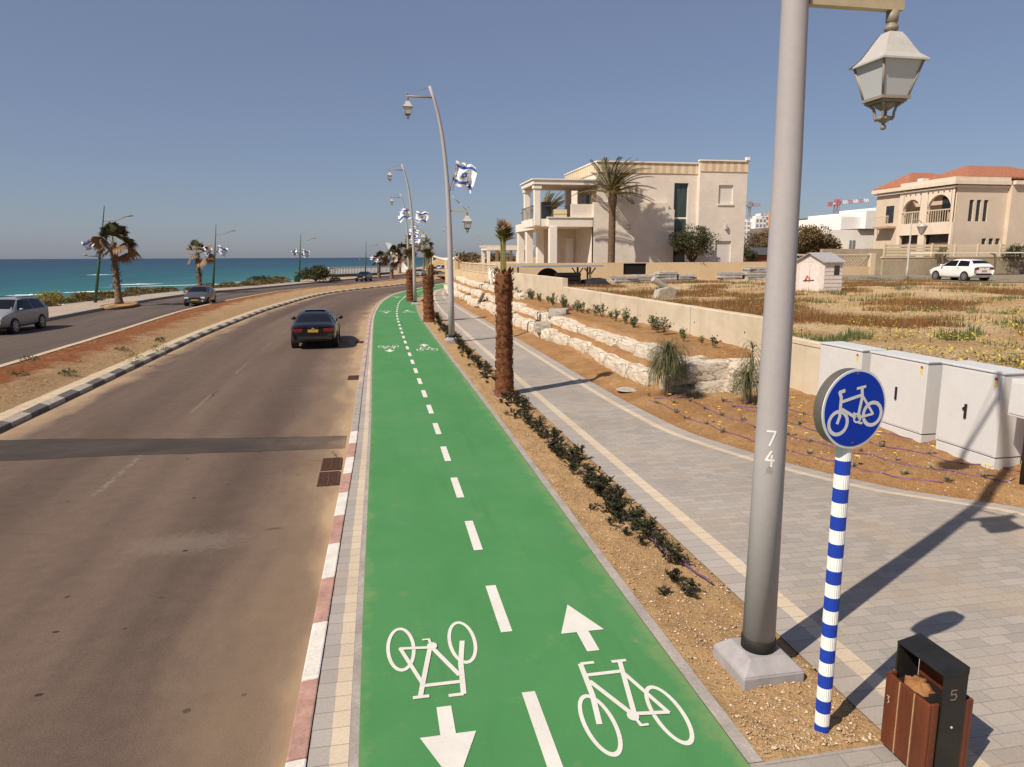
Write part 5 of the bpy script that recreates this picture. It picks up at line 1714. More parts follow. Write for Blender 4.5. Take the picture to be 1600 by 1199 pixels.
for k in range(9): q.box(XW - .9, XW - .86, 67.6 + k * .27, 67.65 + k * .27, 6.5, 7.5)
q.box(XW - .92, XW - .84, 67.6, 69.9, 7.5, 7.58); q.build('balcony_railing', M['fencecream'], h2)
def hip(nm, x0, x1, y0, y1, z0, z1, ins=None):
    q = MB(); ins = ins or min(x1 - x0, y1 - y0) / 2
    b_ = [q.vert(p) for p in ((x0, y0, z0), (x1, y0, z0), (x1, y1, z0), (x0, y1, z0))]
    lo_ = [q.vert(p) for p in ((x0, y0, z0 - .15), (x1, y0, z0 - .15), (x1, y1, z0 - .15), (x0, y1, z0 - .15))]
    if x1 - x0 > y1 - y0:
        r0, r1 = q.vert((x0 + ins, (y0 + y1) / 2, z1)), q.vert((x1 - ins, (y0 + y1) / 2, z1))
        q.face((b_[0], b_[1], r1, r0)); q.face((b_[1], b_[2], r1)); q.face((b_[2], b_[3], r0, r1)); q.face((b_[3], b_[0], r0))
    else:
        r0, r1 = q.vert(((x0 + x1) / 2, y0 + ins, z1)), q.vert(((x0 + x1) / 2, y1 - ins, z1))
        q.face((b_[0], b_[1], r0)); q.face((b_[1], b_[2], r1, r0)); q.face((b_[2], b_[3], r1)); q.face((b_[3], b_[0], r0, r1))
    for i in range(4):
        j = (i + 1) % 4; q.face((lo_[i], lo_[j], b_[j], b_[i]))
    q.face(lo_[::-1])
    return q.build(nm, M['tiles'], h2)
hip('roof', 55.6, 67, YH + .15, YH + 7.6, 10.85, 12.3, 3.2)
hip('roof', 54.3, 62, YH + 6.5, YH + 11.6, 10.6, 12.15, 2.5)
q = MB(); q.box(55.0, 55.7, YH + 5.2, YH + 5.9, 10.7, 11.15); q.build('roof_tank', M['signwhite'], h2)
# wall and slatted fence in front of the house
fw_ = empty('slatted_fence', (0, 57.6, 0)); tag(fw_, 'cream slatted fence on a grey block wall behind the white car', 'fence')
K = 57.6 / 62
q = MB(); q.box(45.3, 75, 0, .25, 1.2, 3.25); q.build('block_wall', M['block'], fw_)
q = MB(); q.box(45.2, 75, -.04, .29, 3.25, 3.36); q.build('coping', M['fencecream'], fw_)
q = MB()
for k in range(4): q.box(45.3, 75, .06, .12, 3.42 + k * .27, 3.63 + k * .27)
q.build('slat_panel', M['fencecream'], fw_)
k = 0
while 45.3 + k * 2.45 < 75:
    q = MB(); x = 45.3 + k * 2.45; q.box(x, x + .16, .0, .058, 3.37, 4.55); q.build('fence_post', M['fencecream'], fw_); k += 1
gf = empty('lattice_fence', (0, 58, 0)); tag(gf, 'cream wall with diamond lattice panels between the shed and the slatted fence', 'fence')
q = MB(); q.box(36.05, 44.8, 0, .25, 1.2, 2.5); q.build('wall_panel', M['creamwall'], gf)
for x in (36.05, 40.2, 44.3):
    q = MB(); q.box(x, x + .5, -.05, .3, 1.2, 3.68); q.build('pillar', M['fencecream'], gf)
q = MB(); q.box(36.5, 44.4, .05, .2, 3.5, 3.62)
for x0, x1 in ((36.55, 40.2), (40.7, 44.3)):
    k = 0
    n_ = int((x1 - x0) / .3)
    for k in range(-4, n_):
        for s in (1, -1):
            a = x0 + k * .3; pts = []
            for t_ in (0, 1.0):
                pts.append((a + t_ if s > 0 else a + 1.0 - t_, .1 + .02 * s, 2.5 + t_))
            if min(p[0] for p in pts) > x0 and max(p[0] for p in pts) < x1: q.tube(pts, .022, 4, 0, False)
q.build('lattice', M['fencecream'], gf)
# terrace wall behind, white flat roofed house
wh = empty('white_house', (0, 0, 0)); tag(wh, 'white flat roofed house stepping down left of the arched house', 'house')
def WB(nm, mt, *bs, par=wh): return VB(nm, mt, *bs, par=par)
WB('wall', M['white'], (55.2, 66, 78, 90, 1.5, 8.05), (57.9, 66, 77.2, 77.99, 1.5, 8.75), (51.2, 66, 74, 77.19, 1.5, 6.35))
WB('roof_edge', M['seam'], (54.5, 66.3, 73.7, 77.15, 6.355, 6.5))
WB('roof_parapet', M['white'], (60.5, 66, 79, 86, 8.055, 9.2), (56, 58.5, 80, 86, 8.055, 8.5))
for x in (53.6, 58.6, 61.2, 63.2):
    f_ = WB('window', M['farglass'], (x, x + .75, 73.95, 73.995, 3.9, 5.2)); WB('frame', M['fencecream'], (x + .34, x + .41, 73.92, 73.948, 3.9, 5.2), par=f_)
WB('upper_window', M['farglass'], (61.2, 62.6, 77.15, 77.195, 6.9, 8.2))
tw_ = VB('terrace_wall', M['block'], (44.9, 60, 66, 66.5, 1.5, 4.15), par=None); tag(tw_, 'low tan garden wall before the white house', 'wall')

# ---------------------------------------------------------------- garden shed
sh = empty('garden_shed', (23.0, 33.55, 1.55), 0); tag(sh, 'pale plastic garden shed with grey ridged roof, red mark on its door', 'shed')
A, B_ = Vector((0, 0)), None
SW, SD, HE, HR = 2.5, 1.05, 1.62, 2.02
q = MB()
# gable front faces -X (west); long side faces -Y
q.box(0, SD, 0, SW, 0, HE)
q.prism([(0, 0, HE), (0, SW, HE), (0, SW / 2, HR)], (SD, 0, 0))
q.build('wall', simple_cache('shed_plastic', (.64, .57, .53), rough=.6), sh)
q = MB()
for s in (0, 1):
    yA = -.12 if s == 0 else SW + .12; zA = HE - .045
    q.prism([(-.14, yA, zA), (-.14, SW / 2, HR + .04), (-.14, SW / 2, HR + .085), (-.14, yA, zA + .045)], (SD + .28, 0, 0), 0)
q.build('roof', simple_cache('shed_roof', (.34, .33, .34)), sh)
q = MB(); q.box(-.03, -.003, .35, SW - .35, .06, 1.52); dr = q.build('door', simple_cache('shed_door', (.70, .63, .59), rough=.6), sh)
q = MB(); q.box(-.034, -.031, SW / 2 - .006, SW / 2 + .006, .06, 1.52); q.build('door_gap', M['seam'], dr)
q = MB(); q.tube([(-.045, SW / 2 - .1, .62), (-.05, SW / 2 - .02, .80), (-.045, SW / 2 + .16, .86), (-.045, SW / 2 + .3, .62)], .055, 6); q.build('red_mark', simple_cache('red_paint', (.55, .12, .09)), dr)
q = MB(); q.tube([(-.04, SW / 2 - .45, .66), (-.04, SW / 2 + .5, .60)], .03, 5); q.build('latch_bar', M['seam'], dr)
q = MB(); q.box(.55, .85, -.02, -.003, .95, 1.42); q.build('window', M['dark'], sh)
q = MB()
for k in range(7): q.box(.02, SD - .02, -.012, -.002, .12 + k * .2, .135 + k * .2)
q.build('cladding_groove', simple_cache('shed_groove', (.42, .36, .34)), sh)

# ---------------------------------------------------------------- carport with solar panel roof, stored rubble
cpt = empty('carport', (0, 49.5, 0)); tag(cpt, 'low grey flat canopy on wooden posts at the villa wall', 'canopy')
q = MB(); q.M = Matrix.Rotation(.0, 4, 'Y'); q.box(9.95, 15.8, -1.4, 1.5, 2.78, 2.90); q.build('canopy_roof', simple_cache('canopy_grey', (.30, .31, .34), rough=.35), cpt)
for x in (13.95, 14.85):
    q = MB(); q.box(x, x + .12, -1.2, -1.08, 1.0, 2.77); q.tube([(x + .06, -1.14, 2.2), (x - .35, -1.14, 2.72)], .045, 6); q.tube([(x + .06, -1.14, 2.2), (x + .45, -1.14, 2.72)], .045, 6); q.build('post', M['barkgrey'], cpt)
for x in (10.2, 15.4):
    q = MB(); q.box(x, x + .1, 1.2, 1.3, 1.0, 2.77); q.build('post', M['barkgrey'], cpt)
q = MB(); N = 14
q.prism([(11.3 + 1.05 * (1 - math.cos(math.pi * k / N)), 0, 1.35 + 1.35 * math.sin(math.pi * k / N)) for k in range(N + 1)], (0, .12, 0)); o = q.build('arched_gate', simple_cache('dark_plank', (.055, .032, .024), var=.4, stretch=(6, 1, .3))); o.location = (0, 50.2, 0); tag(o, 'dark arched wooden gate leaning under the canopy', 'gate')
for (x, y, sx_, sy_, sz_, mt_2, nm, lb_) in ((13.2, 48.2, 1.7, .9, 1.05, 'void', 'crate', 'black box shaped crate below the canopy posts'), (15.2, 48.5, 2.2, 1.0, .75, 'dark', 'tarp_heap', 'dark tarpaulin heap right of the canopy'), ):
    q = MB(); q.blob((0, 0, .3 * sz_), (sx_ * .55, sy_ * .55, sz_ * .6), 8, 0, .3, 2, 4) if nm != 'crate' else q.box(-sx_ / 2, sx_ / 2, -sy_ / 2, sy_ / 2, 0, sz_)
    if nm == 'crate':
        for k in range(4): q.box(-sx_ / 2 - .02, sx_ / 2 + .02, -sy_ / 2 - .03, -sy_ / 2 - .002, .05 + k * .26, .2 + k * .26)
    o = q.build(nm, M[mt_2]); o.location = (x, y, 1.35); tag(o, lb_, nm.replace('_', ' '))
rs = random.Random(5)
pal = [simple_cache('pallet_grey', (.30, .29, .29)), simple_cache('pallet_pale', (.42, .39, .35))]
for i, (x, y, n_, L_, lb_) in enumerate(((18.3, 51.0, 3, 1.8, 'stack of grey slabs, leftmost along the cream wall'), (20.1, 51.2, 3, 1.7, 'stack of grey slabs left of the pale pallet'), (21.7, 51, 4, 1.5, 'stack of pale slabs on a pallet below the dark wall opening'), (23.2, 51, 3, 1.4, 'stack of grey slabs right of the pale pallet'), (26.9, 51, 3, 1.7, 'stack of grey slabs left of the tallest pile'), (28.7, 50.5, 5, 1.7, 'tallest pile of grey slabs before the right part of the cream wall'), (30.6, 50.2, 4, 1.7, 'uneven pile of grey slabs at the right end of the row'))):
    o = empty('slab_stack', (x, y, field_z(x, y) - .03)); tag(o, lb_, 'slab stack', 'stacks of slabs along the cream wall')
    for k in range(n_):
        q = MB(); q.M = Matrix.Rotation(rs.uniform(-.12, .12), 4, 'Z'); q.box(-L_ / 2 + rs.uniform(-.1, .1), L_ / 2 + rs.uniform(-.1, .1), -.5, .5, k * .2, k * .2 + .16)
        for t_ in range(3): q.box(-L_ / 2 + .05 + t_ * L_ * .4, -L_ / 2 + .15 + t_ * L_ * .4, -.46, .46, k * .2 + .161, k * .2 + .199)
        q.build('slab_layer', pal[(k + i) % 2], o)
q = MB(); q.prism([(0, 0, 0), (1.0, .1, 0), (1.15, .1, .45), (.7, 0, .62), (.15, 0, .5)], (0, .6, 0)); q.tube([(-.15, .2, 1.0), (.75, .3, .45)], .16, 8)
o = bevel(q.build('broken_concrete', M['debris']), .03); o.location = (13.7, 33.3, 1.4); tag(o, 'broken piece of pale concrete pipe and block lying behind the wall', 'rubble')
q = MB()
for k in range(5): q.box(k * .16, k * .16 + .1, 0, .06, 0, .8)
q.box(0, .75, .06, .1, .1, .2); q.box(0, .75, .06, .1, .6, .7)
o = q.build('broken_pallet', M['barkgrey']); o.location = (33, 50.5, 1.6); o.rotation_euler = (-.5, .2, .3); tag(o, 'small broken wooden pallet left of the garden shed', 'pallet')

# ================================================================== VEHICLES
M['tyre'] = simple('tyre_rubber', (.018, .017, .016), .8, .2, 9)
M['rim'] = simple('alloy_rim', (.38, .38, .38), .35, .1, 9, .5, metal=.7)
M['carglass'] = simple('car_glass', (.006, .007, .008), .12, .1, 2, .25)
M['tail'] = simple('tail_light_red', (.16, .010, .010), .2, .2, 9, .6)
M['head'] = simple('head_light', (.62, .62, .60), .15, .2, 9, .7)
M['plate'] = simple('number_plate_yellow', (.45, .27, .03), .5, .05)
M['chrome'] = simple('chrome_trim', (.6, .6, .6), .2, .05, 5, .6, metal=.8)
M['plastic'] = simple('black_trim', (.022, .022, .022), .6, .2, 5)


def paint(name, c, rough=.28):
    g = G(name); g.b.inputs['Coat Weight'].default_value = .35; g.b.inputs['Coat Roughness'].default_value = .08
    co = g.co()
    return g.out(g.mix(1.0, c, g.ramp(g.noise(co, 3, 4), [(.3, .93), (.7, 1.04)]), 'MULTIPLY'), rough, .5)


def make_car(st, ri, fi, cowl, rbase, col, wheels, wr, plate_z, label, loc, rz, tail=True, suv=False, roofrail=False, group=None):
    """st: stations rear to front (y, zlow, wlow, zbelt, wbelt, ztop, wtop); indices of rear roof edge, front roof edge, cowl, base of rear window"""
    o = empty('parked_car' if rz == 0 and loc[2] > 1 else 'moving_car', loc, rz)
    tag(o, label, 'car', group)
    b = MB(); rings = []
    def sec(s):
        y, zl, wl, zb, wb_, zt_, wt_ = s
        half = [(0, zl), (wl * .9, zl), (wl, zl + .12), (max(wl, wb_) * 1.01, (zl * .45 + zb * .55)), (wb_, zb), (wb_ * .985 if zt_ - zb < .2 else wb_ * .965, zb + min(.03, (zt_ - zb) * .3)), (wt_, zt_ - .035), (wt_ * .8, zt_ - .004), (0, zt_ + .015)]
        return half
    for s in st:
        h = sec(s)
        loop = [(x, s[0], z) for x, z in h] + [(-x, s[0], z) for x, z in h[-2:0:-1]]
        rings.append([b.vert(p) for p in loop])
    n = len(rings[0])
    for i in range(len(rings) - 1):
        for k in range(n):
            l = (k + 1) % n
            b.face((rings[i][k], rings[i][l], rings[i + 1][l], rings[i + 1][k]), 0, True)
    b.face(rings[0], 0, True); b.face(rings[-1][::-1], 0, True)
    bo = b.build('body', col, o)
    e = bo.modifiers.new('sub', 'SUBSURF'); e.levels = e.render_levels = 2
    dg = bpy.context.evaluated_depsgraph_get()
    me = bpy.data.meshes.new_from_object(bo.evaluated_get(dg))
    bo.modifiers.clear(); bo.data = me
    me.polygons.foreach_set('use_smooth', [True] * len(me.polygons))
    tree = BVHTree.FromPolygons([v_.co for v_ in me.vertices], [p_.vertices for p_ in me.polygons])
    L2 = st[-1][0]; R0 = st[0][0]
    def S(i): return st[i]
    def pane(nm, pts, ofs=.009):
        """glass laid on the body surface between four corners"""
        pts = [Vector(p) for p in pts]; nrm = (pts[1] - pts[0]).cross(pts[2] - pts[0]).normalized(); c = sum(pts, Vector()) / len(pts)
        if nrm.dot(c - Vector((0, c.y * .6, .7))) < 0: nrm = -nrm
        pts = [c + (p - c) * .96 for p in pts]
        q = MB(); N = 8; g_ = []
        for i in range(N + 1):
            row = []
            for j in range(N + 1):
                p = pts[0].lerp(pts[1], i / N).lerp(pts[3].lerp(pts[2], i / N), j / N)
                h = tree.ray_cast(p + nrm * .5, -nrm)
                if h[0] is not None: p = h[0] + nrm * ofs
                row.append(q.vert(p))
            g_.append(row)
        for i in range(N):
            for j in range(N): q.face((g_[i][j], g_[i + 1][j], g_[i + 1][j + 1], g_[i][j + 1]), 0, True)
        return q.build(nm, M['carglass'], o)
    a, c_ = S(fi), S(cowl)
    pane('windscreen', [(-a[6] * .9, a[0], a[5] - .01), (a[6] * .9, a[0], a[5] - .01), (c_[6] * 1.0, c_[0], c_[5] - .01), (-c_[6] * 1.0, c_[0], c_[5] - .01)])
    a2, c2 = S(ri), S(rbase)
    pane('rear_window', [(-a2[6] * .9, a2[0], a2[5] - .02), (a2[6] * .9, a2[0], a2[5] - .02), (c2[6] * .98, c2[0], c2[5] - .0), (-c2[6] * .98, c2[0], c2[5] - .0)])
    for s in (-1, 1):
        def pt(i, t, top):
            q = S(i)
            return None
        zb = (a[3] + a2[3]) / 2 + .03
        yf0, yf1 = a[0] + (c_[0] - a[0]) * .72, a[0] + (c_[0] - a[0]) * .06
        yr0, yr1 = a2[0] + (c2[0] - a2[0]) * (.55 if not suv else .3), a2[0] - (c2[0] - a2[0]) * .03
        ym = (yf1 + yr1) / 2 + .05
        wb_ = a[4] * .965; wt_ = a[6]; zt_ = a[5] - .09; zt2_ = a2[5] - .10
        pane('side_window', [(s * wb_, ym + .04, zb), (s * wb_, yf0, zb + .02), (s * wt_, yf1, zt_), (s * wt_ * 1.0, ym + .04, zt_)], .02)
        pane('side_window', [(s * wb_, yr0, zb), (s * wb_, ym - .04, zb), (s * wt_, ym - .04, zt_), (s * a2[6], yr1, zt2_)], .02)
        q = MB(); q.blob((s * (a[4] + .10), yf0 - .12, zb + .06), (.11, .07, .075), 5, 0, 0); q.build('mirror', col, o)
        q = MB(); q.box(min(s * a[4] * 1.0, s * (a[4] + .012)), max(s * a[4] * 1.0, s * (a[4] + .012)), ym - .25, ym - .07, zb - .12, zb - .09); q.build('door_handle', M['chrome'], o)
        for wy in wheels:
            ww = a[4]
            q = MB(); x0, x1 = s * (ww - .24), s * (ww + .008)
            q.tube([(x0, wy, wr + .01), (x1, wy, wr + .01)], wr * 1.13, 26, 0, True, False); wa = q.build('wheel_arch', M['plastic'], o)
            q = MB(); q.tube([(x0, wy, wr), (s * (ww - .01), wy, wr), (s * (ww + .016), wy, wr), (s * (ww + .022), wy, wr)], [wr, wr, wr * .97, wr * .86], 26, 0, True, True); wh_ = q.build('wheel', M['tyre'], o)
            q = MB()
            q.tube([(s * (ww + .021), wy, wr), (s * (ww + .026), wy, wr)], wr * .2, 12, 0)
            for k in range(7):
                t_ = 2 * math.pi * k / 7
                d_ = Vector((0, math.cos(t_), math.sin(t_))); p_ = Vector((0, -math.sin(t_), math.cos(t_))) * .028
                c0_ = Vector((s * (ww + .024), wy, wr))
                q.prism([c0_ + d_ * .04 - p_, c0_ + d_ * wr * .7 - p_ * 1.6, c0_ + d_ * wr * .7 + p_ * 1.6, c0_ + d_ * .04 + p_], (s * .004, 0, 0))
            for k in range(24):
                t0, t1 = 2 * math.pi * k / 24, 2 * math.pi * (k + 1) / 24
                q.poly([(s * (ww + .0265), wy + r_ * math.cos(t_), wr + r_ * math.sin(t_)) for r_, t_ in ((wr * .66, t0), (wr * .74, t0), (wr * .74, t1), (wr * .66, t1))])
            q.build('rim', M['rim'], wh_)
        # lamps
        t0 = S(0)
        q = MB(); zt0 = t0[3] + .03
        if suv: q.box(min(s * t0[4] * .72, s * t0[4] * 1.02), max(s * t0[4] * .72, s * t0[4] * 1.02), R0 - .03, R0 + .14, t0[3] - .06, t0[3] + .14)
        else: q.box(min(s * t0[4] * .52, s * (t0[4] + .0)), max(s * t0[4] * .52, s * (t0[4] + .0)), R0 - .006, R0 + .15, t0[3] - .075, t0[3] + .075)
        bevel(q.build('tail_light', M['tail'], o), .02)
        f0 = S(-1)
        q = MB(); q.box(min(s * f0[4] * .58, s * (f0[4] + .045)), max(s * f0[4] * .58, s * (f0[4] + .045)), L2 - .20, L2 + .012, f0[3] - .03, f0[3] + .10)
        bevel(q.build('headlight', M['head'], o), .03)
    q = MB(); q.box(-.20, .20, R0 - .016, R0 + .03, plate_z, plate_z + .11); q.build('number_plate', M['plate'], o)
    q = MB(); q.box(-.25, .25, L2 + .002, L2 + .02, .42, .53); q.build('number_plate', M['plate'], o)
    q = MB(); q.box(-.45, .45, L2 + .0, L2 + .014, .55, .66); q.box(-.5, .5, L2 - .0, L2 + .012, .27, .38); q.build('grille', M['plastic'], o)
    q = MB(); q.box(-.62, .62, R0 - .014, R0 + .002, st[0][1] + .0, st[0][1] + .12); q.build('rear_bumper_trim', M['plastic'], o)
    q = MB(); q.lathe([(.055, 0), (.055, .012)], 12); q.v = [(p[0], R0 - .004 - p[2], p[1] + st[0][5] - .07) for p in q.v]; q.build('badge', M['chrome'], o)
    if roofrail:
        for s in (-1, 1):
            q = MB(); q.tube([(s * a[6] * .95, a2[0], a2[5] + .03), (s * a[6] * .95, a[0], a[5] + .03)], .018, 6); q.build('roof_rail', M['plastic'], o)
    return o


SEDAN = [(-2.32, .42, .74, .78, .79, .90, .72), (-2.22, .27, .82, .86, .85, 1.0, .75), (-1.72, .2, .88, .92, .89, 1.05, .76), (-1.0, .19, .90, .94, .895, 1.37, .60), (-.2, .19, .905, .94, .90, 1.44, .61), (.4, .19, .90, .93, .90, 1.42, .61), (1.22, .2, .89, .91, .88, 1.0, .75), (1.9, .21, .87, .82, .86, .90, .72), (2.22, .25, .80, .70, .80, .78, .66), (2.33, .36, .72, .62, .72, .68, .60)]
HATCH = [(-2.0, .40, .74, .82, .78, .95, .70), (-1.93, .27, .83, .92, .84, 1.05, .74), (-1.75, .2, .86, .98, .86, 1.16, .70), (-1.45, .19, .87, .97, .87, 1.43, .60), (-.4, .19, .87, .95, .87, 1.49, .60), (.2, .19, .87, .93, .87, 1.46, .60), (1.05, .2, .86, .92, .86, 1.02, .73), (1.65, .21, .84, .82, .83, .90, .68), (1.92, .26, .78, .70, .77, .76, .62), (2.02, .36, .70, .60, .70, .66, .56)]
SUV = [(-2.33, .48, .76, .95, .80, 1.15, .72), (-2.26, .36, .85, 1.05, .87, 1.28, .74), (-2.1, .28, .88, 1.08, .88, 1.40, .68), (-1.75, .27, .90, 1.07, .90, 1.66, .62), (-.4, .26, .90, 1.05, .90, 1.72, .63), (.3, .26, .90, 1.03, .90, 1.68, .63), (1.15, .27, .89, 1.02, .89, 1.13, .78), (1.9, .29, .87, .94, .86, 1.03, .74), (2.22, .34, .82, .84, .82, .92, .68), (2.34, .44, .74, .74, .75, .80, .62)]
blackp = paint('car_black', (.003, .003, .0035), .25); greyp = paint('car_dark_grey', (.055, .055, .06)); silverp = paint('car_silver', (.24, .245, .26), .3); whitep = paint('car_white', (.74, .74, .73))
bc = make_car(SEDAN, 3, 5, 6, 2, blackp, (-1.42, 1.38), .325, .70, 'black sedan driving away on the near road, seen from behind', (-2.47, 31.45, ROADZ), R(1))
q = MB(); q.box(-.42, .42, -.45, .15, 1.448, 1.462); q.build('sunroof', M['carglass'], bc)
make_car(HATCH, 3, 5, 6, 2, greyp, (-1.3, 1.28), .31, .62, 'dark grey hatchback driving towards the camera on the seaside road', (-13.45, 60.0, ROADZ), math.pi + R(1))
make_car(SUV, 3, 5, 6, 2, silverp, (-1.36, 1.34), .36, .85, 'silver sport utility car at the left edge of the photo', (-18.25, 40.35, ROADZ), math.pi - R(2), suv=True, roofrail=True)
make_car(HATCH, 3, 5, 6, 2, whitep, (-1.28, 1.26), .31, .62, 'white hatchback parked before the slatted fence', (40.5, 43.6, 1.74), R(0))
make_car(HATCH, 3, 5, 6, 2, blackp, (-1.3, 1.28), .31, .62, 'small black car far off on the seaside road left of the bend', (-1.45, 114, ROADZ), math.pi - R(15))
make_car(SEDAN, 3, 5, 6, 2, silverp, (-1.42, 1.38), .325, .70, 'tiny pale silver car far off behind the lamp posts', (8.7, 136.3, ROADZ), math.pi - R(17))
make_car(SUV, 3, 5, 6, 2, greyp, (-1.36, 1.34), .36, .85, 'tiny dark grey car farthest off beside the second palm', (12.2, 151, ROADZ), math.pi - R(17), suv=True)
make_car(SUV, 3, 5, 6, 2, whitep, (-1.36, 1.34), .36, .85, 'tiny white car parked far off just left of the flagged lamp post', (16.6, 181, -.1), math.pi - R(40), suv=True)

# ================================================================== SEASIDE
M['lampgreen'] = simple('green_lamp_paint', (.045, .115, .07), .5, .15, 2)
def sea_lamp(b, t, lb_, fl=True):
    o = empty('promenade_lamp', (b[0], b[1], .05)); tag(o, lb_, 'lamp post', 'leaning green lamp posts along the promenade')
    d = Vector((t[0] - b[0], t[1] - b[1], t[2] - .05)); q = MB(); q.tube([(0, 0, 0), d * .5, d], [.13, .10, .035], 10); q.build('pole', M['lampgreen'], o)
    p = d * .84; q = MB(); q.tube([p, p + Vector((1.15, .2, .15)), p + Vector((1.6, .25, .38))], [.035, .03, .03], 6); q.build('lamp_arm', M['lampbeige'], o)
    q = MB(); c = p + Vector((1.85, .28, .46)); q.blob(c, (.34, .12, .08), 6, 0, 0); q.build('lamp_head', M['lampbeige'], o)
    p = d * .48; q = MB(); q.tube([p, p + Vector((-.85, 0, .02)), p + Vector((-1.0, 0, .15))], .03, 6); q.blob(p + Vector((-1.05, 0, .12)), (.18, .1, .07), 5, 0, 0); q.build('lamp_arm', M['lampbeige'], o)
    return o, d


L1, d1 = sea_lamp((-21.83, 62.17), (-20.59, 62.6, 7.6), 'tall leaning green lamp post behind the nearest fan palm')
L2_, d2 = sea_lamp((-18.45, 88.93), (-17.63, 89.1, 7.35), 'leaning green lamp post right of the second fan palm')
L3_, d3 = sea_lamp((-10.69, 108.7), (-10.04, 108.8, 6.95), 'slim lamp post beside the green bin and the big bush')
L4_, d4 = sea_lamp((-1.39, 133.5), (-1.03, 133.5, 6.3), 'slim far lamp post before the white railing')
def small_flag(p, w_, h_, a, lb_, sd2):
    f = flag(p[0], p[1], p[2], w_, h_, a, lb_, sd2, .55, 1.8)
    f['group'] = 'small flags on the promenade lamp posts'
for b_, d_, nm, a in (((-21.83, 62.17), d1, 'nearest', 0), ((-18.45, 88.93), d2, 'second', 1), ((-10.69, 108.7), d3, 'third', 2)):
    p = Vector((b_[0], b_[1], .05)) + d_ * .56
    small_flag(p + Vector((-.15, 0, .1)), .95, .75, math.pi + .35, 'small crumpled pale flag left of the %s green promenade lamp post' % nm, 20 + a)
    if a: small_flag(p + Vector((.15, 0, -.1)), 1.1, .9, .3, 'small white flag blowing right of the %s green promenade lamp post' % nm, 30 + a)
p = Vector((-1.39, 133.5, .05)) + d4 * .5
small_flag(p + Vector((.6, 0, .0)), 1.6, .8, .1, 'small white flag blowing right of the far slim lamp post', 44)

isl = MB()   # kerbed planter island under the nearest fan palm
isl.lathe([(1, 0), (1, .2), (.86, .2), (.84, .14), (0.02, .22)], 24, 0)
isl.v = [(p[0] * 1.15, p[1] * 3.2, p[2]) for p in isl.v]
o = isl.build('planter_island', M['bed']); o.location = (-18.9, 58.6, ROADZ); o.rotation_euler.z = .08; struct(o)
def scrub(x, y, z, r, h, mat, n, seed, lb_, L=.16, name='dune_shrub', group='dune shrubs along the cliff edge'):
    rnd = random.Random(seed); f = MB()
    for k in range(n):
        a = rnd.uniform(0, 6.3); u = rnd.random() ** .5; hh = rnd.random() ** .7
        bulge = 1 + .35 * noise.noise(Vector((math.cos(a) * 2 + seed, math.sin(a) * 2, hh)))
        rr_ = r * u * math.sqrt(max(.02, 1 - (hh * .92) ** 2)) * bulge
        p = Vector((math.cos(a) * rr_, math.sin(a) * rr_ * .8, h * hh * bulge))
        leaf(f, p, Vector((rnd.uniform(-1, 1) + math.cos(a), rnd.uniform(-1, 1) + math.sin(a), rnd.uniform(.1, 1.6))), L * rnd.uniform(.7, 1.4), L * .4, Vector((rnd.uniform(-1, 1), rnd.uniform(-1, 1), 1)))
    o = f.build(name, mat); o.location = (x, y, z); tag(o, lb_, 'shrub', group)
    return o


rs = random.Random(77)
scrub(-25.0, 62.0, -.05, 1.3, .85, M['yelgreen'], 1500, 1, 'rounded yellow green dune shrub just right of the silver car', .16)
y = 50; k = 0
while y < 104:
    x = promO(y) - rs.uniform(.5, 2.0)
    r = rs.uniform(.8, 1.7)
    if not (60 < y < 63.5): scrub(x, y, -.1, r, rs.uniform(.35, .72), M['dunescrub'], int(700 * r), 100 + k, 'low russet and yellow dune shrub in the row at the outer edge of the promenade')
    y += rs.uniform(.9, 2.0); k += 1
crown_tree(-8.2, 108.4, -.1, 2.5, 1.8, .95, .35, M['bushgreen'], 'large round olive bush right of the green bin on the promenade', 'bush', 3200, .28, 81, 'bush', 34, .1)
scrub(-15.2, 103.5, -.1, 1.9, 1.0, M['bushgreen'], 900, 201, 'dark low bush on the cliff edge, left of the promenade bin', .25, 'bush', 'low bushes left of the bin')
scrub(-12.9, 105.5, -.1, 1.5, .9, M['dunescrub'], 800, 202, 'tan low bush close left of the promenade bin', .25, 'bush', 'low bushes left of the bin')
scrub(-5.6, 109.2, -.1, 1.0, .6, M['bushgreen'], 500, 203, 'small low bush right of the large round bush', .2, 'bush', 'low bushes left of the bin')
q = MB(); q.lathe([(.42, 0), (.46, .9), (.5, .95), (.5, 1.05), (.4, 1.12)], 14); o = q.build('promenade_bin', M['lampgreen']); o.location = (-10.85, 108, .0); tag(o, 'dark green round bin at the foot of the third promenade lamp post', 'litter bin')
# white beach railing on a terrace, with its stone base
rb = empty('beach_railing', (-8.3, 140.3, -.2), math.atan2(17.4, 11.9)); tag(rb, 'long white railing of a beach terrace with dark stone base', 'railing')
q = MB(); q.box(0, 21, -.2, .2, -2.5, .55); q.build('base_wall', M['fargrey'], rb)
q = MB(); q.box(0, 21, -.08, .08, 1.75, 1.9)
for k in range(43): q.box(k * .5, k * .5 + .28, -.04, .04, .56, 1.76)
q.build('railing', M['farwhite'], rb)
lt = MB(); lt.prism([(3.1, 170, 6.9), (4.2, 170, 6.7), (8.6, 170, .1), (6.0, 170, .1)], (0, 1.6, 0)); o = lt.build('leaning_tower', M['farwhite']); tag(o, 'white slanted concrete blade rising behind the far palms', 'monument')
lt = MB(); lt.prism([(7.6, 168, -.1), (10.4, 168, -.1), (8.2, 168, 2.4)], (0, 2, 0)); o = lt.build('white_fin', M['farwhite']); tag(o, 'small white triangular fin at the foot of the slanted blade', 'monument')
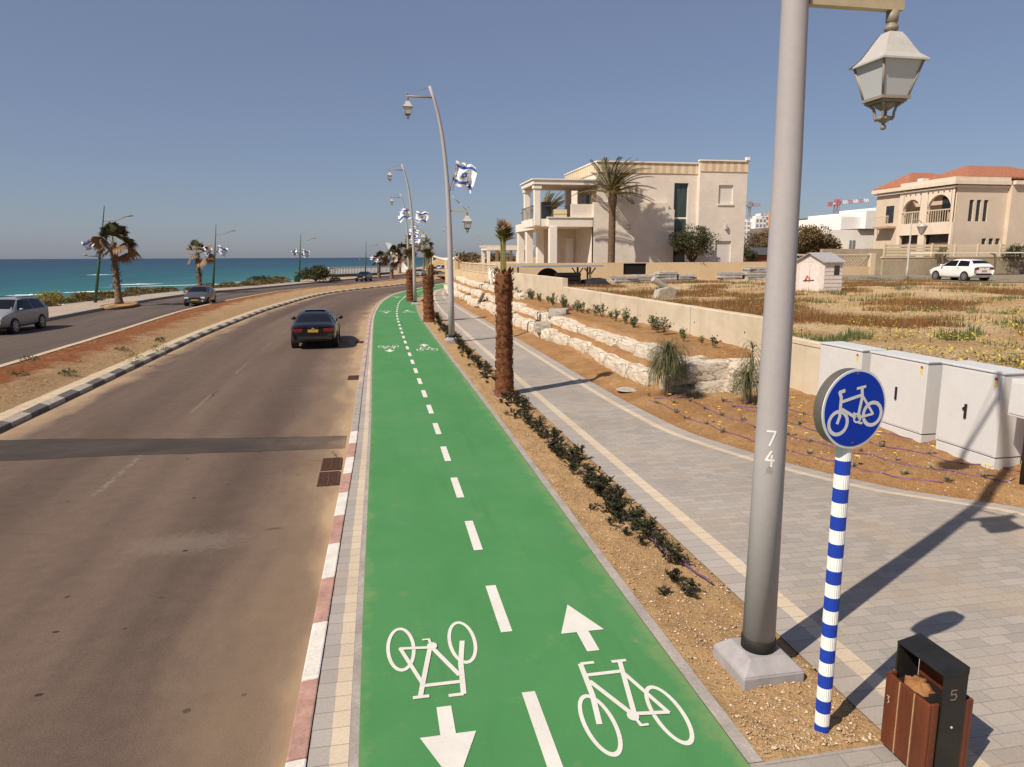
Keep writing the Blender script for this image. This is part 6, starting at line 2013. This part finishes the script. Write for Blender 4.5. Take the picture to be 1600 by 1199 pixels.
# shade sail, pergola, far plantings left of the villa
sa = empty('shade_sail', (12.8, 128, 0)); tag(sa, 'cream shade sail stretched on posts beyond the bend', 'shade sail')
q = MB(); N = 8
pts = [[(-2.6 + 5.2 * u, -2 + 4 * v_, 3.35 + .75 * (2 * u - 1) ** 2 * (1 if True else 0) - .35 * (2 * v_ - 1) ** 2) for v_ in [k / N for k in range(N + 1)]] for u in [k / N for k in range(N + 1)]]
ids = [[q.vert(p) for p in r_] for r_ in pts]
for i in range(N):
    for j in range(N): q.face((ids[i][j], ids[i + 1][j], ids[i + 1][j + 1], ids[i][j + 1]), 0, True)
so_ = q.build('sail', M['column'], sa); sm_ = so_.modifiers.new('th', 'SOLIDIFY'); sm_.thickness = .04
for x_, y_ in ((-2.5, -1.9), (2.5, -1.9), (-2.5, 1.9), (2.5, 1.9)):
    q = MB(); q.tube([(x_, y_, -.2), (x_, y_, 3.8)], .07, 6); q.build('post', M['fencecream'], sa)
pg = empty('pergola', (14.2, 90, 0)); tag(pg, 'white colonnaded pergola seen left of the villa columns', 'pergola')
q = MB(); q.box(0, 6, 0, 5, 4.35, 4.75); q.build('beam_roof', M['column'], pg)
q = MB()
for k in range(16): q.box(-.2, 6.2, k * .33, k * .33 + .12, 4.755, 4.95)
q.build('slats', M['housetrim'], pg)
for x_ in (.05, 1.9, 3.8, 5.6):
    for y_ in (0.05, 4.6):
        q = MB(); q.box(x_, x_ + .35, y_, y_ + .35, 0, 4.345); q.build('column', M['column'], pg)
q = MB(); q.box(0, 6, .1, .3, 0, 2.9); q.build('low_wall', M['housetrim'], pg)
rh = random.Random(9)
for k, (x, y, rx, h) in enumerate(((13.5, 108, 1.5, 1.0), (15.3, 112, 1.7, 1.3), (17.2, 110, 1.5, 1.2), (19.5, 114, 1.8, 1.4), (21.5, 112, 1.6, 1.2))):
    crown_tree(x, y, 1.5, rx, 1.5, 1.0, .7, M['treebrown'], 'brownish bushy shrub above the railing fence, in a far row', 'shrub', 700, .3, 300 + k, 'garden_shrub', 12, .08, 'garden shrubs beyond the railing fence')

# ================================================================== FAR BACKGROUND ON THE RIGHT
def tower(x0, x1, y0, y1, z1, mat, lb_, cols, rows, cat='apartment block', zb=5.0, name='apartment_block', wmat='farglass', group=None):
    o = empty(name, ((x0 + x1) / 2, y0, 0)); tag(o, lb_, cat, group)
    cx = (x0 + x1) / 2; hw = (x1 - x0) / 2
    q = MB(); q.box(-hw, hw, 0, y1 - y0, -.2, z1); q.build('wall', mat, o)
    for r_ in range(rows):
        for c_ in range(cols):
            a = -hw + 2 * hw * (c_ + .22) / cols; b_ = -hw + 2 * hw * (c_ + .78) / cols
            z = zb + (z1 - zb) * (r_ + .25) / rows; zz_ = zb + (z1 - zb) * (r_ + .8) / rows
            q = MB(); q.box(a, b_, -.12, -.02, z, zz_); q.build('window', M[wmat], o)
    q = MB(); q.box(-hw * .5, hw * .5, 2, 8, z1, z1 + 1.4); q.build('roof_plant', mat, o)
    return o


GA = 'distant white apartment blocks'
tower(188, 195, 350, 366, 21.3, M['farwhite'], 'white apartment block farthest left of the lamp post, next to the villa edge', 3, 7, group=GA)
tower(195.4, 201.5, 346, 362, 22.6, M['farwhite'], 'white apartment block in the middle of the distant group', 3, 7, group=GA)
tower(202, 206.2, 352, 366, 24.2, M['farwhite'], 'white apartment block rightmost and tallest in the distant group', 2, 7, group=GA)
tower(206, 210.5, 346, 360, 25.0, M['farbrick'], 'orange brown tower edge beside the distant white blocks', 2, 6)
tower(94.5, 106.5, 150, 170, 10.2, M['fargrey'], 'dark grey flat roofed building behind the olive tree', 4, 1, 'building', 6.5, 'grey_building', 'dark')
q = empty('roof_pavilion', (98, 150.5, 10.25)); tag(q, 'small beige rooftop room on the dark grey building', 'rooftop room')
f_ = MB(); f_.box(0, 7.6, 0, 5, 0, 1.5); f_.build('wall', M['farbeige'], q); f_ = MB(); f_.box(.3, 1.2, -.05, -.01, .2, 1.3); f_.box(6, 6.8, -.05, -.01, .2, 1.3); f_.build('window', M['dark'], q)
f_ = MB(); f_.box(-.2, 7.8, -.2, 5.2, 1.5, 1.66); f_.build('roof', M['fargrey'], q)
def crane(x, y, zt_, jl, cj, rz, tilt, lb_, red=True, wd=.8):
    o = empty('tower_crane', (x, y, 0), rz); tag(o, lb_, 'crane', 'distant tower cranes')
    q = MB()
    for sx_, sy_ in ((-1, -1), (1, -1), (1, 1), (-1, 1)): q.box(sx_ * wd - .12, sx_ * wd + .12, sy_ * wd - .12, sy_ * wd + .12, -1, zt_)
    z = 0; k = 0
    while z < zt_ - 1.5:
        s = 1 if k % 2 else -1
        q.tube([(-wd * s, -wd, z), (wd * s, -wd, z + 1.6)], .1, 4, 0, False); q.tube([(-wd, -wd * s, z), (-wd, wd * s, z + 1.6)], .1, 4, 0, False); z += 1.6; k += 1
    q.build('mast', M['cranegrey'], o)
    q = MB(); n = 12
    for k in range(n):
        t0, t1 = k / n, (k + 1) / n
        mi = (k // 2) % 2
        for a, b_ in (((t0 * jl, -.6, zt_ + t0 * jl * tilt), (t1 * jl, -.6, zt_ + t1 * jl * tilt)), ((t0 * jl, .6, zt_ + t0 * jl * tilt), (t1 * jl, .6, zt_ + t1 * jl * tilt)), (((t0) * jl, 0, zt_ + 1.3 + t0 * jl * tilt), ((t1) * jl, 0, zt_ + 1.3 * (1 - .4 * t1) + t1 * jl * tilt)), ((t0 * jl, -.6, zt_ + t0 * jl * tilt), ((t0 + t1) / 2 * jl, 0, zt_ + 1.3 + t0 * jl * tilt)), (((t0 + t1) / 2 * jl, 0, zt_ + 1.3 + t0 * jl * tilt), (t1 * jl, -.6, zt_ + t1 * jl * tilt))): q.tube([a, b_], .13, 4, mi, False)
    q.box(-1, 1, -1, 1, zt_ - .6, zt_ + 2.2, 0)
    q.build('jib', [M['cranered'], M['farwhite']] if red else [M['cranegrey'], M['cranered']], o)
    q = MB(); q.box(-cj, 0, -.5, .5, zt_ - .1, zt_ + .5, 1); q.box(-cj, -cj + 1.6, -.8, .8, zt_ - .9, zt_ + 1.0, 0); q.build('counter_jib', [M['cranered'], M['farwhite']] if red else [M['cranegrey'], M['cranegrey']], o)
    return o


crane(209.5, 300, 26.5, 15, 4.2, -.1, .09, 'red and white tower crane with jib rising to the right, left of the arched house')
crane(195, 352, 29.2, 5.5, 4.5, -.1, .0, 'small grey tower crane above the white apartment blocks', False, .5)
for x, y, z, rx, ry, rz, h, n_, sd2, lb_ in ((46.8, 72, 1.7, 2.3, 1.9, 1.7, 1.5, 6500, 91, 'olive brown tree with loose crown directly behind the garden shed'), (49.2, 73, 1.7, 2.0, 1.7, 1.35, 1.1, 5200, 92, 'lower dark brown tree right of the loose olive one'), (44.6, 74, 1.7, 2.0, 1.6, 1.8, 1.6, 5000, 93, 'olive tree hidden partly by the large lamp post'), (62.5, 110, 1.7, 3.0, 2, 1.9, 1.7, 3200, 94, 'yellowish tree below the distant white apartment blocks'), (66, 112, 1.7, 3.0, 2, 2.0, 2.0, 3200, 95, 'brownish tree left of the lamp post, before the orange tower')):
    crown_tree(x, y, z, rx, ry, rz, h, M['treebrown'], lb_, 'tree', n_, .24, sd2, 'tree', 26, .14)
crown_tree(38.7, 70, 1.7, 1.1, 1.0, .9, 1.0, M['bushgreen'], 'small dark tree at the right edge of the villa', 'tree', 1300, .18, 96, 'tree', 14, .1)
hu = empty('red_hut', (39.6, 70, 1.6)); tag(hu, 'small red brown hut with dark low roof between villa and lamp post', 'hut')
q = MB(); q.box(0, 4.5, 0, 3, 0, 2.0); q.build('wall', simple_cache('hut_red', (.22, .075, .045)), hu)
q = MB(); q.prism([(-.2, -.3, 2.0), (-.2, 3.3, 2.0), (-.2, 2.2, 2.75), (-.2, .8, 2.75)], (5, 0, 0)); q.build('roof', simple_cache('hut_roof', (.075, .075, .085)), hu)
for x, y, r, mt_2, lb_ in ((57.0, 72.5, 1.3, 'bushgreen', 'rounded green bush on the white house terrace'), (55.0, 72.8, .8, 'leafgrey', 'small greyish bush left of the rounded green one')):
    scrub(x, y, 2.9, r, r * 1.4, M[mt_2], 700, int(x), lb_, .2, 'bush', 'bushes before the white house')
# single garden lamp in the yard and second car canopy
gl = empty('garden_lamp', (37.9, 45.6, 1.7)); tag(gl, 'slim grey garden lamp with a cup shaped lantern left of the white car', 'street lamp')
q = MB(); q.tube([(0, 0, 0), (0, 0, .9), (0, 0, .92), (0, 0, 4.7)], [.09, .09, .06, .045], 10); q.tube([(0, 0, 4.3), (.5, 0, 4.3), (.85, 0, 4.05)], .03, 6); q.build('pole', M['steel'], gl)
q = MB(); q.lathe([(.03, 3.2), (.16, 3.35), (.34, 3.8), (.36, 3.82), (.1, 4.02), (.03, 4.05)], 10, 0, (.9, 0)); q.build('lamp_head', M['lampcap'], gl)
cc = empty('car_canopy', (0, 55, 0)); tag(cc, 'thin white car canopy on curved posts behind the white car', 'canopy')
q = MB(); q.box(47.2, 62, -1.0, 1.6, 3.62, 3.72); q.build('canopy_roof', M['column'], cc)
for x in (49, 54.4, 61):
    q = MB(); q.tube([(x, -.2, 1.6), (x, -.2, 3.0), (x - .15, -.2, 3.5), (x - .6, -.2, 3.64)], .09, 8); q.build('post', M['fencecream'], cc)
scrub(58.5, 56.8, 3.0, 1.2, 1.2, M['bushgreen'], 900, 555, 'dark trailing bush hanging over the block wall at the right edge', .2, 'bush', 'bushes over the wall'); scrub(50.8, 57.0, 3.1, .7, 1.0, M['dunescrub'], 400, 556, 'thin dry climber on the slatted fence above the white car', .16, 'climber', 'bushes over the wall')

# ================================================================== GROUND COVER
rg = random.Random(8)
def blades(name, n, reg, mat, h, wd, dens=None, lean=.5):
    mb = MB(); c = 0; tries = 0
    while c < n and tries < n * 20:
        tries += 1
        y = reg[2] + (reg[3] - reg[2]) * rg.random() ** 1.5; x = rg.uniform(reg[0], reg[1])
        if dens and rg.random() > dens(x, y): continue
        z = field_z(x, y); hh = h * rg.uniform(.5, 1.3); a = rg.uniform(0, 6.3); l = rg.uniform(0, lean)
        dx, dy = math.cos(a) * wd, math.sin(a) * wd; tx, ty = rg.uniform(-1, 1) * l * hh, rg.uniform(-1, 1) * l * hh
        i = len(mb.v); mb.v += [(x - dx, y - dy, z - .02), (x + dx, y + dy, z - .02), (x + tx, y + ty, z + hh)]
        mb.face((i, i + 1, i + 2), 0); c += 1
    return stuff(mb.build(name, mat))


gd = lambda x, y: sstep(.08, .36, .9 * noise.noise(Vector((x * .5, y * .5, 13))) * .5 + noise.noise(Vector((x * .22, y * .22, 3))) + .34 * sstep(15, 20, y) * (1 - sstep(36, 46, y)) * (1 - sstep(8, 15, x - .32 * y)) - .12)
blades('dry_grass', 40000, (10.2, 38, 14.5, 50), M['drygrass'], .22, .012, lambda x, y: gd(x, y) * (1 if x < 12 + .65 * y else 0))
blades('sparse_grass', 9000, (10.4, 45, 9, 52), M['leafmid'], .13, .016, lambda x, y: sstep(.22, .45, noise.noise(Vector((x * .6, y * .6, 9)))))
blades('green_weeds', 5500, (10.4, 40, 15, 50), M['leafmid'], .2, .022, lambda x, y: sstep(.3, .45, noise.noise(Vector((x * .6, y * .6, 21)))))
mb = MB(); c = 0
def fl_d(x, y): return sstep(.02, .3, noise.noise(Vector((x * .55, y * .55, 5))) + .12 * sstep(10, 14, y) - .25 * sstep(24, 34, y))
while c < 9000:
    y = 11 + 24 * rg.random() ** 1.5; x = rg.uniform(10.4, 12 + .75 * y)
    if rg.random() > fl_d(x, y): continue
    z = field_z(x, y) + rg.uniform(.03, .2)
    leaf(mb, Vector((x, y, z)), Vector((rg.uniform(-1, 1), rg.uniform(-1, 1), rg.uniform(0, .5))), rg.uniform(.05, .09), .045, Vector((0, 0, 1)), 0 if rg.random() < .62 else 1)
    c += 1
stuff(mb.build('yellow_wildflowers', [M['yelgreen'], M['yellow']]))
# pebbles and clods in the strip and bed
mb = MB()
def peb(x, y, z, r, mi=0):
    b_ = len(mb.v)
    ax = [Vector((rg.uniform(.6, 1.2) * r, 0, 0)), Vector((0, rg.uniform(.6, 1.2) * r, 0)), Vector((0, 0, rg.uniform(.4, .8) * r))]
    c_ = Vector((x, y, z)); mb.v += [tuple(c_ + s * ax[k]) for k in range(3) for s in (1, -1)]
    for i in (0, 1):
        for j in (2, 3):
            for k in (4, 5): mb.face((b_ + i, b_ + j, b_ + k), mi)
for k in range(6500):
    y = 4.1 + 17 * rg.random() ** 2.0; x = rg.uniform(laneR(y) + .14, swL(y) - .02)
    peb(x, y, strip_z(x, y) - .008, rg.choice((.005, .007, .009, .012, .018)), 0 if rg.random() < .22 else 1)
for k in range(3500):
    y = 6.5 + 12 * rg.random(); x = swR(y) + rg.random() ** .8 * (WALLX - .2 - swR(y))
    peb(x, y, bank_z(x, y), rg.choice((.006, .01, .014, .02)), 0 if rg.random() < .25 else 1)
for k in range(2600):
    y = 15 + 40 * rg.random() ** 1.4; x = rg.uniform(medL(y) + .6, medR(y) - .65)
    peb(x, y, .12 + .1 * rg.random() * 0, rg.choice((.015, .025, .035)), 1)
stuff(mb.build('pebbles', [simple_cache('pebble_pale', (.55, .45, .33)), simple_cache('clod_brown', (.36, .235, .125))]))
# weeds on the median
for x, y, s, lb_ in ((-8.0, 25.7, .40, 'yellow green weed growing over the median kerb stones, larger of two'), (-8.05, 28.6, .34, 'yellow green weed on the median kerb, smaller of two'), (-9.3, 28.5, .28, 'small green weed tuft on the red median soil'), (-10.2, 22.6, .3, 'small grey green weed near the left edge of the median'), (-9.0, 22.9, .26, 'small green weed on the sandy part of the median'), (-11.3, 26.0, .35, 'dry green weed at the far left edge of the median'), (-10.4, 20.9, .3, 'dark weed tuft lowest on the median at the left edge'), (-8.9, 32, .22, 'tiny weed on the red soil of the median, farthest of them')):
    scrub(x, y, .03, s, s * .75, M['yelgreen'] if 'yellow' in lb_ else M['leafmid'], 170, int(y * 10), lb_, .07, 'weed', 'weeds on the median')
print('objects', len(bpy.data.objects), 'polys', sum(len(o.data.polygons) for o in bpy.data.objects if o.type == 'MESH'))
